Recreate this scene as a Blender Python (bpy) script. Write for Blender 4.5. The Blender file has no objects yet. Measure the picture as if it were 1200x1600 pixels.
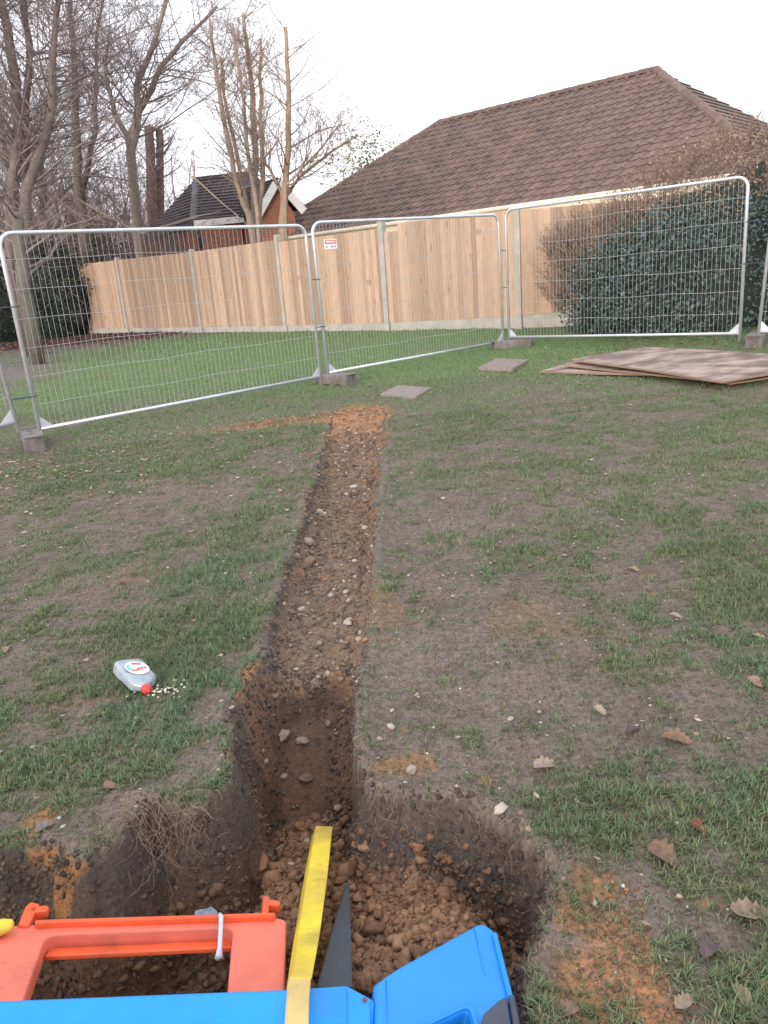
import bpy, bmesh, math, random
import numpy as np
from mathutils import Vector, Matrix, noise as mnoise

# ------------------------------------------------------------------ camera, sky, sun, exposure
sc = bpy.context.scene
COL = sc.collection
rng = np.random.default_rng(7)
random.seed(7)
F_PX, PITCH, ROLL, CAM_Z = 1201.0, math.radians(16.9), math.radians(4.35), 1.5
_F = np.array([0, math.cos(PITCH), -math.sin(PITCH)])
_R0 = np.array([1.0, 0, 0]); _U0 = np.array([0, math.sin(PITCH), math.cos(PITCH)])
_R = math.cos(ROLL) * _R0 - math.sin(ROLL) * _U0
_U = math.sin(ROLL) * _R0 + math.cos(ROLL) * _U0
cd = bpy.data.cameras.new('camera')
cam = bpy.data.objects.new('camera', cd); COL.objects.link(cam)
cd.sensor_fit = 'VERTICAL'; cd.sensor_height = 24.0; cd.lens = 24.0 * F_PX / 1600
cd.clip_start = 0.05; cd.clip_end = 1500
M = Matrix(((_R[0], _U[0], -_F[0], 0), (_R[1], _U[1], -_F[1], 0), (_R[2], _U[2], -_F[2], CAM_Z), (0, 0, 0, 1)))
cam.matrix_world = M
sc.camera = cam

SUN_EL, SUN_AZ = math.radians(13), math.radians(205)     # azimuth clockwise from +Y: low sun behind the photographer
w = bpy.data.worlds.new('World'); sc.world = w; w.use_nodes = True
nt = w.node_tree; nt.nodes.clear()
out = nt.nodes.new('ShaderNodeOutputWorld'); bg = nt.nodes.new('ShaderNodeBackground')
sky = nt.nodes.new('ShaderNodeTexSky'); sky.sky_type = 'NISHITA'; sky.sun_disc = False
sky.sun_elevation = SUN_EL; sky.sun_rotation = SUN_AZ; sky.air_density = 1.0; sky.dust_density = 3.0; sky.ozone_density = 1.0
hs = nt.nodes.new('ShaderNodeHueSaturation'); hs.inputs['Saturation'].default_value = 0.30
mixw = nt.nodes.new('ShaderNodeMix'); mixw.data_type = 'RGBA'; mixw.inputs[0].default_value = 0.65
mixw.inputs[7].default_value = (9.0, 9.2, 10.0, 1)
nt.links.new(sky.outputs[0], hs.inputs['Color']); nt.links.new(hs.outputs[0], mixw.inputs[6])
nt.links.new(mixw.outputs[2], bg.inputs['Color']); bg.inputs['Strength'].default_value = 0.12
nt.links.new(bg.outputs[0], out.inputs['Surface'])
sl = bpy.data.lights.new('sun', 'SUN'); so = bpy.data.objects.new('sun', sl); COL.objects.link(so)
sl.energy = 0.75; sl.angle = math.radians(14); sl.color = (1.0, 0.76, 0.58)
sdir = Vector((math.sin(SUN_AZ) * math.cos(SUN_EL), math.cos(SUN_AZ) * math.cos(SUN_EL), math.sin(SUN_EL)))
so.rotation_euler = sdir.to_track_quat('Z', 'Y').to_euler()
sc.view_settings.view_transform = 'Standard'; sc.view_settings.look = 'None'
sc.view_settings.gamma = 1; sc.view_settings.use_curve_mapping = False
sc.view_settings.exposure = 1.0

# ------------------------------------------------------------------ helpers
def hash2(ix, iy, s):
    h = (ix.astype(np.int64) * 374761393 + iy.astype(np.int64) * 668265263 + s * 1442695041) & 0xffffffff
    h = ((h ^ (h >> 13)) * 1274126177) & 0xffffffff
    h = (h ^ (h >> 16)) & 0xffffffff
    return h / 4294967295.0
def vnoise(x, y, s=0):
    ix = np.floor(x); iy = np.floor(y); fx = x - ix; fy = y - iy
    fx = fx * fx * (3 - 2 * fx); fy = fy * fy * (3 - 2 * fy)
    a = hash2(ix, iy, s); b = hash2(ix + 1, iy, s); c = hash2(ix, iy + 1, s); d = hash2(ix + 1, iy + 1, s)
    return (a * (1 - fx) + b * fx) * (1 - fy) + (c * (1 - fx) + d * fx) * fy
def fbm(x, y, freq, octv=4, s=0, gain=0.5):
    t = 0.0; a = 1.0; n = 0.0
    ca, sa = math.cos(0.6), math.sin(0.6)
    x = np.asarray(x, float) * freq; y = np.asarray(y, float) * freq
    for k in range(octv):
        t = t + a * vnoise(x + 17.3 * k, y - 9.1 * k, s + k * 31); n += a; a *= gain
        x, y = (x * ca - y * sa) * 2.03, (x * sa + y * ca) * 2.03
    return t / n
def sstep(a, b, x):
    t = np.clip((x - a) / (b - a), 0, 1); return t * t * (3 - 2 * t)
def ray(px, py):
    return _F + _R * (px - 600) / F_PX - _U * (py - 800) / F_PX
def gbase(x, y):
    x = np.asarray(x, float); y = np.asarray(y, float)
    yc = np.clip(y, 0.5, 24); xc = np.clip(x, -12, 9)
    return (0.026 * yc + 0.018 * xc - 0.08 * np.exp(-((y - 11) / 2.5) ** 2) * np.exp(-((x - .7) / 3) ** 2)
            + 0.07 * sstep(12.8, 15, y))
def gpx(px, py, dz=0.0):
    d = ray(px, py); z = 0.05
    for _ in range(12):
        t = (z - CAM_Z) / d[2]; P = d * t; z = float(gbase(P[0], P[1])) + dz
    return np.array([P[0], P[1], z])
def at_z(px, py, z):
    d = ray(px, py); t = (z - CAM_Z) / d[2]; return Vector((d[0] * t, d[1] * t, z))
def at_dist(px, py, dist):
    d = ray(px, py); t = dist / math.hypot(d[0], d[1]); return Vector((d[0] * t, d[1] * t, CAM_Z + d[2] * t))

def prop(o, label=None, cat=None, group=None, kind=None):
    if label: o['label'] = label
    if cat: o['category'] = cat
    if group: o['group'] = group
    if kind: o['kind'] = kind
    return o
def empty(name, loc, label, cat, group=None, rz=0.0):
    o = bpy.data.objects.new(name, None); COL.objects.link(o); o.location = loc; o.rotation_euler = (0, 0, rz)
    o.empty_display_size = .1
    return prop(o, label, cat, group)
def link(name, me, mat=None, parent=None, loc=None):
    o = bpy.data.objects.new(name, me); COL.objects.link(o)
    if mat is not None and not me.materials: me.materials.append(mat)
    if parent: o.parent = parent
    if loc is not None: o.location = loc
    return o
def mesh_from(name, V, Fc, smooth=False):
    me = bpy.data.meshes.new(name); me.from_pydata([tuple(v) for v in V], [], [tuple(f) for f in Fc]); me.update()
    if smooth: me.polygons.foreach_set('use_smooth', [True] * len(me.polygons))
    return me
def mesh_np(name, V, idx, sizes, smooth=False):
    """V (n,3), idx flat loop verts, sizes per-face loop counts"""
    me = bpy.data.meshes.new(name); V = np.ascontiguousarray(V, dtype=np.float32)
    me.vertices.add(len(V)); me.vertices.foreach_set('co', V.ravel())
    idx = np.asarray(idx, dtype=np.int32).ravel(); sizes = np.asarray(sizes, dtype=np.int32)
    me.loops.add(len(idx)); me.loops.foreach_set('vertex_index', idx)
    me.polygons.add(len(sizes)); st = np.concatenate([[0], np.cumsum(sizes)[:-1]]).astype(np.int32)
    me.polygons.foreach_set('loop_start', st); me.polygons.foreach_set('loop_total', sizes)
    if smooth: me.polygons.foreach_set('use_smooth', np.ones(len(sizes), bool))
    me.update(); me.validate(); return me
def set_col(me, C, name='Col'):
    a = me.color_attributes.new(name, 'FLOAT_COLOR', 'POINT')
    C = np.concatenate([C, np.ones((len(C), 1))], 1).astype(np.float32) if C.shape[1] == 3 else C.astype(np.float32)
    a.data.foreach_set('color', C.ravel())

class MB:
    """collects simple solids into one mesh"""
    def __init__(s): s.V = []; s.F = []
    def add(s, V, Fc):
        n = len(s.V); s.V += [tuple(v) for v in V]; s.F += [tuple(i + n for i in f) for f in Fc]
    def box(s, x0, x1, y0, y1, z0, z1, T=None):
        V = [Vector((x, y, z)) for z in (z0, z1) for y in (y0, y1) for x in (x0, x1)]
        if T: V = [T @ v for v in V]
        s.add(V, [(0, 2, 3, 1), (4, 5, 7, 6), (0, 1, 5, 4), (2, 6, 7, 3), (0, 4, 6, 2), (1, 3, 7, 5)])
    def beam(s, a, b, wd, ht, up=(0, 0, 1)):
        a = Vector(a); b = Vector(b); d = (b - a).normalized(); sd = d.cross(Vector(up)).normalized(); u = sd.cross(d)
        V = [p + sd * i * wd / 2 + u * j * ht / 2 for p in (a, b) for i, j in ((-1, -1), (1, -1), (1, 1), (-1, 1))]
        s.add(V, [(0, 3, 2, 1), (4, 5, 6, 7), (0, 1, 5, 4), (1, 2, 6, 5), (2, 3, 7, 6), (3, 0, 4, 7)])
    def tube(s, P, rad, n=8, caps=True):
        P = [Vector(p) for p in P]
        if not hasattr(rad, '__len__'): rad = [rad] * len(P)
        base = len(s.V); prev = None
        for i, p in enumerate(P):
            d = (P[min(i + 1, len(P) - 1)] - P[max(i - 1, 0)]).normalized()
            if prev is None: u = d.orthogonal().normalized()
            else:
                u = prev - d * prev.dot(d)
                u = u.normalized() if u.length > 1e-6 else d.orthogonal().normalized()
            prev = u; v = d.cross(u)
            for k in range(n):
                a = 2 * math.pi * k / n; s.V.append(tuple(p + (u * math.cos(a) + v * math.sin(a)) * rad[i]))
        for i in range(len(P) - 1):
            for k in range(n):
                a = base + i * n + k; b = base + i * n + (k + 1) % n; s.F.append((a, b, b + n, a + n))
        if caps:
            s.F.append(tuple(base + k for k in reversed(range(n)))); e = base + (len(P) - 1) * n
            s.F.append(tuple(e + k for k in range(n)))
    def mesh(s, name, smooth=False): return mesh_from(name, s.V, s.F, smooth)
    def build(s, name, mat, parent=None, smooth=False, loc=None): return link(name, s.mesh(name, smooth), mat, parent, loc)

def shape2d(name, rings, thick, bevel, T, mat, parent=None, res=2):
    """2D outline (first ring outer, others holes) extruded and edge-rounded, placed by matrix T"""
    cu = bpy.data.curves.new(name, 'CURVE'); cu.dimensions = '2D'; cu.fill_mode = 'BOTH'
    cu.extrude = max(thick / 2 - bevel, 0.0005); cu.bevel_depth = bevel; cu.bevel_resolution = res; cu.offset = -bevel
    for r in rings:
        sp = cu.splines.new('POLY'); sp.points.add(len(r) - 1); sp.use_cyclic_u = True
        for p, q in zip(sp.points, r): p.co = (q[0], q[1], 0, 1)
    tmp = bpy.data.objects.new('tmp', cu); COL.objects.link(tmp)
    dg = bpy.context.evaluated_depsgraph_get(); me = bpy.data.meshes.new_from_object(tmp.evaluated_get(dg))
    bpy.data.objects.remove(tmp); bpy.data.curves.remove(cu); me.name = name; me.materials.clear()
    me.transform(T); return link(name, me, mat, parent)
def round_poly(P, rads, n=6):
    """round polygon corners"""
    out_ = []; N = len(P)
    if not hasattr(rads, '__len__'): rads = [rads] * N
    for i in range(N):
        p = Vector(P[i]); a = Vector(P[i - 1]); b = Vector(P[(i + 1) % N]); r = rads[i]
        da = (a - p); db = (b - p); r = min(r, da.length * .45, db.length * .45)
        if r <= 1e-5: out_.append(tuple(p)); continue
        A = p + da.normalized() * r; B = p + db.normalized() * r
        for k in range(n + 1):
            t = k / n; out_.append(tuple(A * (1 - t) ** 2 + p * 2 * t * (1 - t) + B * t * t))
    return out_

# ------------------------------------------------------------------ materials
def mat(name, col, rough=.7, metal=0., var=.15, scale=8., bump=0., bscale=60., attr=None, col2=None, spec=.5, coords='Object', trans=0., obj_var=0., stretch=None, detail=5., sss=0.):
    m = bpy.data.materials.new(name); m.use_nodes = True; N = m.node_tree.nodes; L = m.node_tree.links
    b = N['Principled BSDF']; b.inputs['Roughness'].default_value = rough; b.inputs['Metallic'].default_value = metal
    b.inputs['Specular IOR Level'].default_value = spec
    if trans: b.inputs['Transmission Weight'].default_value = trans
    tc = N.new('ShaderNodeTexCoord'); src = tc.outputs[coords]
    if stretch:
        mp = N.new('ShaderNodeMapping'); mp.inputs['Scale'].default_value = stretch; L.new(src, mp.inputs[0]); src = mp.outputs[0]
    nz = N.new('ShaderNodeTexNoise'); nz.inputs['Scale'].default_value = scale; nz.inputs['Detail'].default_value = detail
    nz.inputs['Roughness'].default_value = .65
    L.new(src, nz.inputs['Vector'])
    mr = N.new('ShaderNodeMapRange'); mr.inputs[1].default_value = .25; mr.inputs[2].default_value = .75
    mr.inputs[3].default_value = 1 - var; mr.inputs[4].default_value = 1 + var; L.new(nz.outputs[0], mr.inputs[0])
    if attr:
        at = N.new('ShaderNodeAttribute'); at.attribute_name = attr; base = at.outputs['Color']
    elif col2:
        mx = N.new('ShaderNodeMix'); mx.data_type = 'RGBA'; mx.inputs[6].default_value = (*col, 1); mx.inputs[7].default_value = (*col2, 1)
        n2 = N.new('ShaderNodeTexNoise'); n2.inputs['Scale'].default_value = scale * .6; n2.inputs['Detail'].default_value = 6
        L.new(src, n2.inputs['Vector']); cr = N.new('ShaderNodeMapRange'); cr.inputs[1].default_value = .42; cr.inputs[2].default_value = .6
        L.new(n2.outputs[0], cr.inputs[0]); L.new(cr.outputs[0], mx.inputs[0]); base = mx.outputs[2]
    else:
        rg = N.new('ShaderNodeRGB'); rg.outputs[0].default_value = (*col, 1); base = rg.outputs[0]
    vm = N.new('ShaderNodeVectorMath'); vm.operation = 'SCALE'; L.new(base, vm.inputs[0])
    if obj_var:
        oi = N.new('ShaderNodeObjectInfo'); m2 = N.new('ShaderNodeMapRange'); m2.inputs[3].default_value = 1 - obj_var; m2.inputs[4].default_value = 1 + obj_var
        L.new(oi.outputs['Random'], m2.inputs[0]); mm = N.new('ShaderNodeMath'); mm.operation = 'MULTIPLY'
        L.new(mr.outputs[0], mm.inputs[0]); L.new(m2.outputs[0], mm.inputs[1]); L.new(mm.outputs[0], vm.inputs['Scale'])
        # decorrelate the pattern between pieces
        ad = N.new('ShaderNodeVectorMath'); ad.operation = 'ADD'; cx = N.new('ShaderNodeCombineXYZ')
        ms = N.new('ShaderNodeMath'); ms.operation = 'MULTIPLY'; ms.inputs[1].default_value = 57.; L.new(oi.outputs['Random'], ms.inputs[0])
        for i in range(3): L.new(ms.outputs[0], cx.inputs[i])
        L.new(src, ad.inputs[0]); L.new(cx.outputs[0], ad.inputs[1]); L.new(ad.outputs[0], nz.inputs['Vector'])
    else: L.new(mr.outputs[0], vm.inputs['Scale'])
    L.new(vm.outputs[0], b.inputs['Base Color'])
    if bump:
        n3 = N.new('ShaderNodeTexNoise'); n3.inputs['Scale'].default_value = bscale; n3.inputs['Detail'].default_value = 6; L.new(src, n3.inputs['Vector'])
        bp = N.new('ShaderNodeBump'); bp.inputs['Strength'].default_value = 1; bp.inputs['Distance'].default_value = bump
        L.new(n3.outputs[0], bp.inputs['Height']); L.new(bp.outputs[0], b.inputs['Normal'])
    return m
def leafmat(name, attr='Col', rough=.55, spec=.4, tr=.25, var=.1):
    m = mat(name, (0, 0, 0), rough=rough, var=var, scale=3, attr=attr, spec=spec)
    N = m.node_tree.nodes; L = m.node_tree.links; b = N['Principled BSDF']; o = N['Material Output']
    t = N.new('ShaderNodeBsdfTranslucent'); mx = N.new('ShaderNodeMixShader'); mx.inputs[0].default_value = tr
    a = N.new('ShaderNodeAttribute'); a.attribute_name = attr; L.new(a.outputs['Color'], t.inputs['Color'])
    L.new(b.outputs[0], mx.inputs[1]); L.new(t.outputs[0], mx.inputs[2]); L.new(mx.outputs[0], o.inputs[0]); return m

M_galv = mat('galvanised_steel', (.62, .64, .68), rough=.42, metal=.55, var=.15, scale=14, bump=.0003)
M_wire = mat('fence_wire', (.48, .49, .50), rough=.5, metal=.3, var=.1)
M_conc = mat('precast_concrete', (.42, .39, .36), rough=.9, var=.2, scale=6, bump=.002, bscale=90, col2=(.36, .35, .30))
M_block = mat('fence_block_concrete', (.20, .185, .185), rough=.9, var=.25, scale=14, bump=.003, bscale=70, col2=(.14, .12, .11))
M_slab = mat('paving_slab', (.24, .20, .18), rough=.9, var=.35, scale=22, bump=.002, bscale=120)
M_ply = mat('weathered_plywood', (.35, .265, .22), rough=.75, var=.45, scale=4, col2=(.15, .105, .09), bump=.0012, bscale=70, stretch=(1, 1.5, 1))
M_plye = mat('plywood_edge', (.26, .18, .125), rough=.8, var=.25, scale=30)
M_blue = mat('blue_plastic', (.010, .255, .74), rough=.42, var=.12, scale=5, bump=.0006, bscale=45, spec=.45)
M_orange = mat('orange_plastic', (.80, .115, .035), rough=.45, var=.18, scale=9, bump=.0005, bscale=80)
M_redworn = mat('worn_red_plastic', (.72, .165, .105), rough=.55, var=.2, scale=9, bump=.0006, bscale=60)
M_yel = mat('yellow_paint', (.78, .60, .04), rough=.6, var=.14, scale=12, col2=(.60, .45, .055), bump=.0008, bscale=70, stretch=(1, 1, 1))
M_cream = mat('cream_plastic', (.62, .45, .16), rough=.5, var=.08, scale=6)
M_black = mat('black_rubber', (.045, .055, .065), rough=.6, var=.25, scale=25, bump=.0006)
M_dgrey = mat('dark_plastic', (.05, .06, .09), rough=.5, var=.25, scale=20)
M_cap = mat('red_cap', (.62, .05, .045), rough=.45, var=.05)
M_white = mat('white_paint', (.78, .77, .76), rough=.5, var=.06, scale=4)
M_creamgut = mat('cream_fascia', (.80, .70, .56), rough=.6, var=.1, scale=3)
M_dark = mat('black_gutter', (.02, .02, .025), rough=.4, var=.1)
M_tie = mat('pale_cable_tie', (.62, .64, .72), rough=.35, var=.1)

def add_dirt(m, col=(.10, .07, .05), sc1=7., sc2=55., lo=.55, hi=.72, amt=.75):
    N = m.node_tree.nodes; L = m.node_tree.links; b = N['Principled BSDF']; src = b.inputs['Base Color'].links[0].from_socket
    tc = N.new('ShaderNodeTexCoord'); f = []
    for scl, a, b_ in ((sc1, lo, hi), (sc2, .66, .72)):
        n = N.new('ShaderNodeTexNoise'); n.inputs['Scale'].default_value = scl; n.inputs['Detail'].default_value = 8; n.inputs['Roughness'].default_value = .7; L.new(tc.outputs['Object'], n.inputs['Vector'])
        r_ = N.new('ShaderNodeMapRange'); r_.inputs[1].default_value = a; r_.inputs[2].default_value = b_; L.new(n.outputs[0], r_.inputs[0]); f.append(r_)
    f[0].inputs[4].default_value = .55
    mx_ = N.new('ShaderNodeMath'); mx_.operation = 'MAXIMUM'; L.new(f[0].outputs[0], mx_.inputs[0]); L.new(f[1].outputs[0], mx_.inputs[1])
    ml = N.new('ShaderNodeMath'); ml.operation = 'MULTIPLY'; ml.inputs[1].default_value = amt; L.new(mx_.outputs[0], ml.inputs[0])
    mx = N.new('ShaderNodeMix'); mx.data_type = 'RGBA'; L.new(ml.outputs[0], mx.inputs[0]); L.new(src, mx.inputs[6]); mx.inputs[7].default_value = (*col, 1); L.new(mx.outputs[2], b.inputs['Base Color'])
for m_, a_ in ((M_blue, .45), (M_orange, .8), (M_redworn, .7), (M_yel, .75), (M_black, .6), (M_cream, .5), (M_slab, .5), (M_block, .6), (M_galv, .25)): add_dirt(m_, amt=a_)
# timber boards: grain stretched along z, knots
def timber(name):
    m = mat(name, (.405, .28, .195), rough=.72, var=.2, scale=3.2, obj_var=.28, stretch=(9, 9, 1.1), bump=.0015, bscale=6, detail=7)
    N = m.node_tree.nodes; L = m.node_tree.links; b = N['Principled BSDF']
    src = b.inputs['Base Color'].links[0].from_socket
    tc = N.new('ShaderNodeTexCoord'); mp = N.new('ShaderNodeMapping'); mp.inputs['Scale'].default_value = (11, 11, 2.6)
    oi = N.new('ShaderNodeObjectInfo'); cx = N.new('ShaderNodeCombineXYZ'); mu = N.new('ShaderNodeMath'); mu.operation = 'MULTIPLY'; mu.inputs[1].default_value = 91
    L.new(oi.outputs['Random'], mu.inputs[0]); L.new(mu.outputs[0], cx.inputs[2]); L.new(cx.outputs[0], mp.inputs['Location'])
    L.new(tc.outputs['Object'], mp.inputs[0])
    vo = N.new('ShaderNodeTexVoronoi'); vo.inputs['Scale'].default_value = 1.0; L.new(mp.outputs[0], vo.inputs['Vector'])
    mr = N.new('ShaderNodeMapRange'); mr.inputs[1].default_value = .04; mr.inputs[2].default_value = .2; L.new(vo.outputs['Distance'], mr.inputs[0])
    mx = N.new('ShaderNodeMix'); mx.data_type = 'RGBA'; mx.inputs[6].default_value = (.19, .11, .075, 1); L.new(src, mx.inputs[7]); L.new(mr.outputs[0], mx.inputs[0])
    L.new(mx.outputs[2], b.inputs['Base Color']); return m
M_timber = timber('fence_timber')

def brickmat(name, c1, c2, mortar):
    m = bpy.data.materials.new(name); m.use_nodes = True; N = m.node_tree.nodes; L = m.node_tree.links; b = N['Principled BSDF']
    tc = N.new('ShaderNodeTexCoord'); bt = N.new('ShaderNodeTexBrick'); bt.inputs['Scale'].default_value = 1.0
    bt.inputs['Color1'].default_value = (*c1, 1); bt.inputs['Color2'].default_value = (*c2, 1); bt.inputs['Mortar'].default_value = (*mortar, 1)
    bt.inputs['Brick Width'].default_value = .225; bt.inputs['Row Height'].default_value = .075; bt.inputs['Mortar Size'].default_value = .008
    L.new(tc.outputs['UV'], bt.inputs['Vector']); L.new(bt.outputs['Color'], b.inputs['Base Color']); b.inputs['Roughness'].default_value = .9
    bp = N.new('ShaderNodeBump'); bp.inputs['Distance'].default_value = .01; bp.invert = True; L.new(bt.outputs['Fac'], bp.inputs['Height']); L.new(bp.outputs[0], b.inputs['Normal'])
    return m
M_brick = brickmat('orange_brick', (.46, .165, .085), (.36, .12, .065), (.34, .27, .22))
M_tile = mat('brown_roof_tile', (.125, .088, .078), rough=.85, var=.35, scale=9, obj_var=.18, col2=(.165, .108, .088), bump=.003, bscale=60)
M_tilestuff = mat('brown_roof_tile_mass', (.125, .088, .078), rough=.85, var=.45, scale=3.1, col2=(.165, .108, .088), bump=.003, bscale=60)
M_slate = mat('dark_slate', (.07, .06, .068), rough=.7, var=.35, scale=5, bump=.002)

add_dirt(M_tile, (.21, .15, .12), 1.3, 30., .50, .75, .6); add_dirt(M_tilestuff, (.21, .15, .12), 1.3, 30., .50, .75, .6)

# ground: vertex colour times fine noise
def groundmat():
    m = mat('ground_soil', (0, 0, 0), rough=.85, attr='Col', var=.5, scale=70, bump=.008, bscale=60, coords='Object', detail=8)
    N = m.node_tree.nodes; L = m.node_tree.links; b = N['Principled BSDF']
    a = N.new('ShaderNodeAttribute'); a.attribute_name = 'Wet'; mr = N.new('ShaderNodeMapRange')
    mr.inputs[3].default_value = .9; mr.inputs[4].default_value = .55; L.new(a.outputs['Fac'], mr.inputs[0]); L.new(mr.outputs[0], b.inputs['Roughness'])
    b.inputs['Specular IOR Level'].default_value = .35
    return m
M_ground = groundmat()
M_clod = mat('clod_soil', (0, 0, 0), rough=.95, attr='Col', var=.3, scale=60, bump=.002, bscale=160, spec=.2)
M_pebble = mat('pebble', (0, 0, 0), rough=.7, attr='Col', var=.2, scale=50, bump=.001, bscale=120, spec=.3)
M_stone = mat('flint_stone', (.36, .30, .255), rough=.7, var=.3, scale=35, col2=(.22, .17, .135), bump=.0015, bscale=90)
M_grass = leafmat('grass_blade', rough=.6, spec=.25, tr=.3)
M_leaf = leafmat('dead_leaf', rough=.75, spec=.25, tr=.15)
M_shrub = leafmat('evergreen_leaf', rough=.42, spec=.5, tr=.1)
M_bark = mat('bark', (0, 0, 0), rough=.9, attr='Col', var=.3, scale=9, bump=.006, bscale=30, spec=.2)
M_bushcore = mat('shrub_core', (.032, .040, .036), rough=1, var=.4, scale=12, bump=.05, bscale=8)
M_root = mat('root_fibre', (.26, .19, .13), rough=.9, var=.3, scale=30)

# ------------------------------------------------------------------ ground with trench and pit
def P2(lst): return [tuple(gpx(*q)[:2]) for q in lst]
deep = [(-2.6, 1.95)] + P2([(-60, 1345), (0, 1338), (60, 1325), (130, 1350), (195, 1300), (235, 1262), (300, 1262), (345, 1225), (362, 1140), (385, 1070), (412, 1018),
        (558, 1018), (556, 1100), (553, 1180), (572, 1228), (640, 1255), (700, 1250), (752, 1268), (800, 1300), (858, 1350), (872, 1395), (845, 1450), (822, 1510), (830, 1570), (848, 1650)]) + [(.36, .95), (.25, .82), (-2.6, .82)]
shal = P2([(412, 1045), (428, 960), (442, 900), (458, 860), (478, 800), (493, 750), (505, 705), (512, 680), (520, 640), (602, 640), (599, 690), (592, 740), (587, 800), (583, 860), (577, 960), (567, 1010), (560, 1045), (480, 1110)])
def sdf(x, y, poly):
    P = np.array(poly); n = len(P); best = np.full(x.shape, 1e9); ins = np.zeros(x.shape, bool)
    for i in range(n):
        ax, ay = P[i]; bx, by = P[(i + 1) % n]; ex, ey = bx - ax, by - ay
        t = np.clip(((x - ax) * ex + (y - ay) * ey) / (ex * ex + ey * ey), 0, 1)
        best = np.minimum(best, (x - ax - t * ex) ** 2 + (y - ay - t * ey) ** 2)
        c = ((ay > y) != (by > y)) & (x < (bx - ax) * (y - ay) / ((by - ay) if by != ay else 1e-9) + ax); ins ^= c
    d = np.sqrt(best); return np.where(ins, -d, d)
def terrain(x, y):
    """height, inside depth, signed distances"""
    x = np.asarray(x, float); y = np.asarray(y, float)
    g = gbase(x, y); near = 1 - sstep(12, 30, y)
    g = g + (fbm(x, y, .9, 3, 5) - .5) * .05 * near + (fbm(x, y, 5, 4, 9) - .5) * .028 * near + (fbm(x, y, 26, 3, 14) - .5) * .012 * near
    sel = (y > .3) & (y < 10.5) & (x > -3.2) & (x < 2.2)
    dd = np.full(x.shape, 5.0); ds = np.full(x.shape, 5.0)
    xs, ys = x[sel], y[sel]
    pert = (fbm(xs, ys, 5, 3, 21) - .5) * .09 + (fbm(xs, ys, 16, 2, 22) - .5) * .022
    bs = sstep(-.40, -.24, xs) * sstep(2.0, 2.1, ys); pd = pert * (1 - .65 * bs) + .006 * bs; dd[sel] = sdf(xs, ys, deep) + pd; ds[sel] = sdf(xs, ys, shal) + pert * .7
    # floor of the deep cut
    mound = np.where(x > -.33, 1.0, 0.0) * 1.0
    mound = sstep(-.52, -.40, x)
    fl_back = -.19 - .30 * sstep(2.88, 2.25, y)                       # smooth face falling away from the fill
    fl_m = -.345 + .12 * sstep(2.1, 1.82, y) * sstep(.40, .05, x) + .14 * sstep(1.9, 1.25, y) + .05 * sstep(-.2, .05, x) * sstep(2.1, 1.8, y) - .10 * sstep(.10, .30, x)
    fl_l = -.46 + .10 * sstep(1.75, 1.35, y) * (fbm(x, y, 3, 2, 77) + .3)
    fl = np.where(y > 2.3, fl_back, fl_l * (1 - mound) + fl_m * mound)
    lump = (fbm(x, y, 9, 4, 31) - .45) * .10 + (np.abs(fbm(x, y, 26, 3, 33) - .5)) * -.07
    smooth_face = sstep(2.25, 2.4, y)
    fl = fl + lump * (1 - smooth_face * .85)
    wallw = .10 + .05 * fbm(x, y, 3, 2, 55); bl = sstep(-.40, -.24, x); wallw = wallw * (1 - bl) + bl * np.where(y > 2.05, .03, .085)
    tw = np.clip(-dd / wallw, 0, 1) ** 1.15
    zd = fl * tw + ((fbm(x, y, 30, 3, 41) - .5) * .02 + (fbm(x, y, 11, 2, 42) - .5) * .06) * np.sin(np.pi * np.clip(tw, 0, 1))
    sd_ = (.11 * sstep(7.3, 4.6, y)) * (1 - .25 * fbm(x, y, 2, 2, 61)) + .005
    ts = np.clip(-ds / .05, 0, 1)
    zs = -sd_ * ts + (fbm(x, y, 16, 4, 66) - .5) * .055 * ts * sstep(8.3, 6.5, y)
    cut = np.where(dd < 0, np.minimum(zd, zs), zs) if True else 0
    cut = np.where((dd >= 0) & (ds >= 0), 0, cut)
    lip = .018 * np.exp(-((np.minimum(dd, ds) - .035) / .03) ** 2) * (np.minimum(dd, ds) > 0) * (y < 7.5)
    return g + cut + lip, cut, dd, ds
def tz(x, y):
    return float(terrain(np.array([float(x)]), np.array([float(y)]))[0][0])

def axis(segs):
    out_ = []
    for a, b, st in segs:
        n = max(1, int(round((b - a) / st))); out_ += list(np.linspace(a, b, n, endpoint=False))
    out_.append(segs[-1][1]); return np.array(out_)
gx = axis([(-400, -60, 40), (-60, -14, 3), (-14, -4, .25), (-4, -1.35, .045), (-1.35, .75, .0135), (.75, 2.2, .03), (2.2, 5, .07), (5, 14, .25), (14, 60, 3), (60, 400, 40)])
gy = axis([(-400, -20, 40), (-20, 0, 2), (0, .8, .2), (.8, 1.0, .03), (1.0, 3.2, .0135), (3.2, 5.5, .025), (5.5, 9.8, .035), (9.8, 17, .12), (17, 28, .3), (28, 80, 4), (80, 500, 40)])
GX, GY = np.meshgrid(gx, gy); fxx = GX.ravel(); fyy = GY.ravel()
Z, CUT, DD, DS = terrain(fxx, fyy)
nx_, ny_ = len(gx), len(gy)
ii = np.arange(ny_ - 1)[:, None] * nx_ + np.arange(nx_ - 1)[None, :]
quads = np.stack([ii, ii + 1, ii + nx_ + 1, ii + nx_], -1).reshape(-1, 4)

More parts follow.
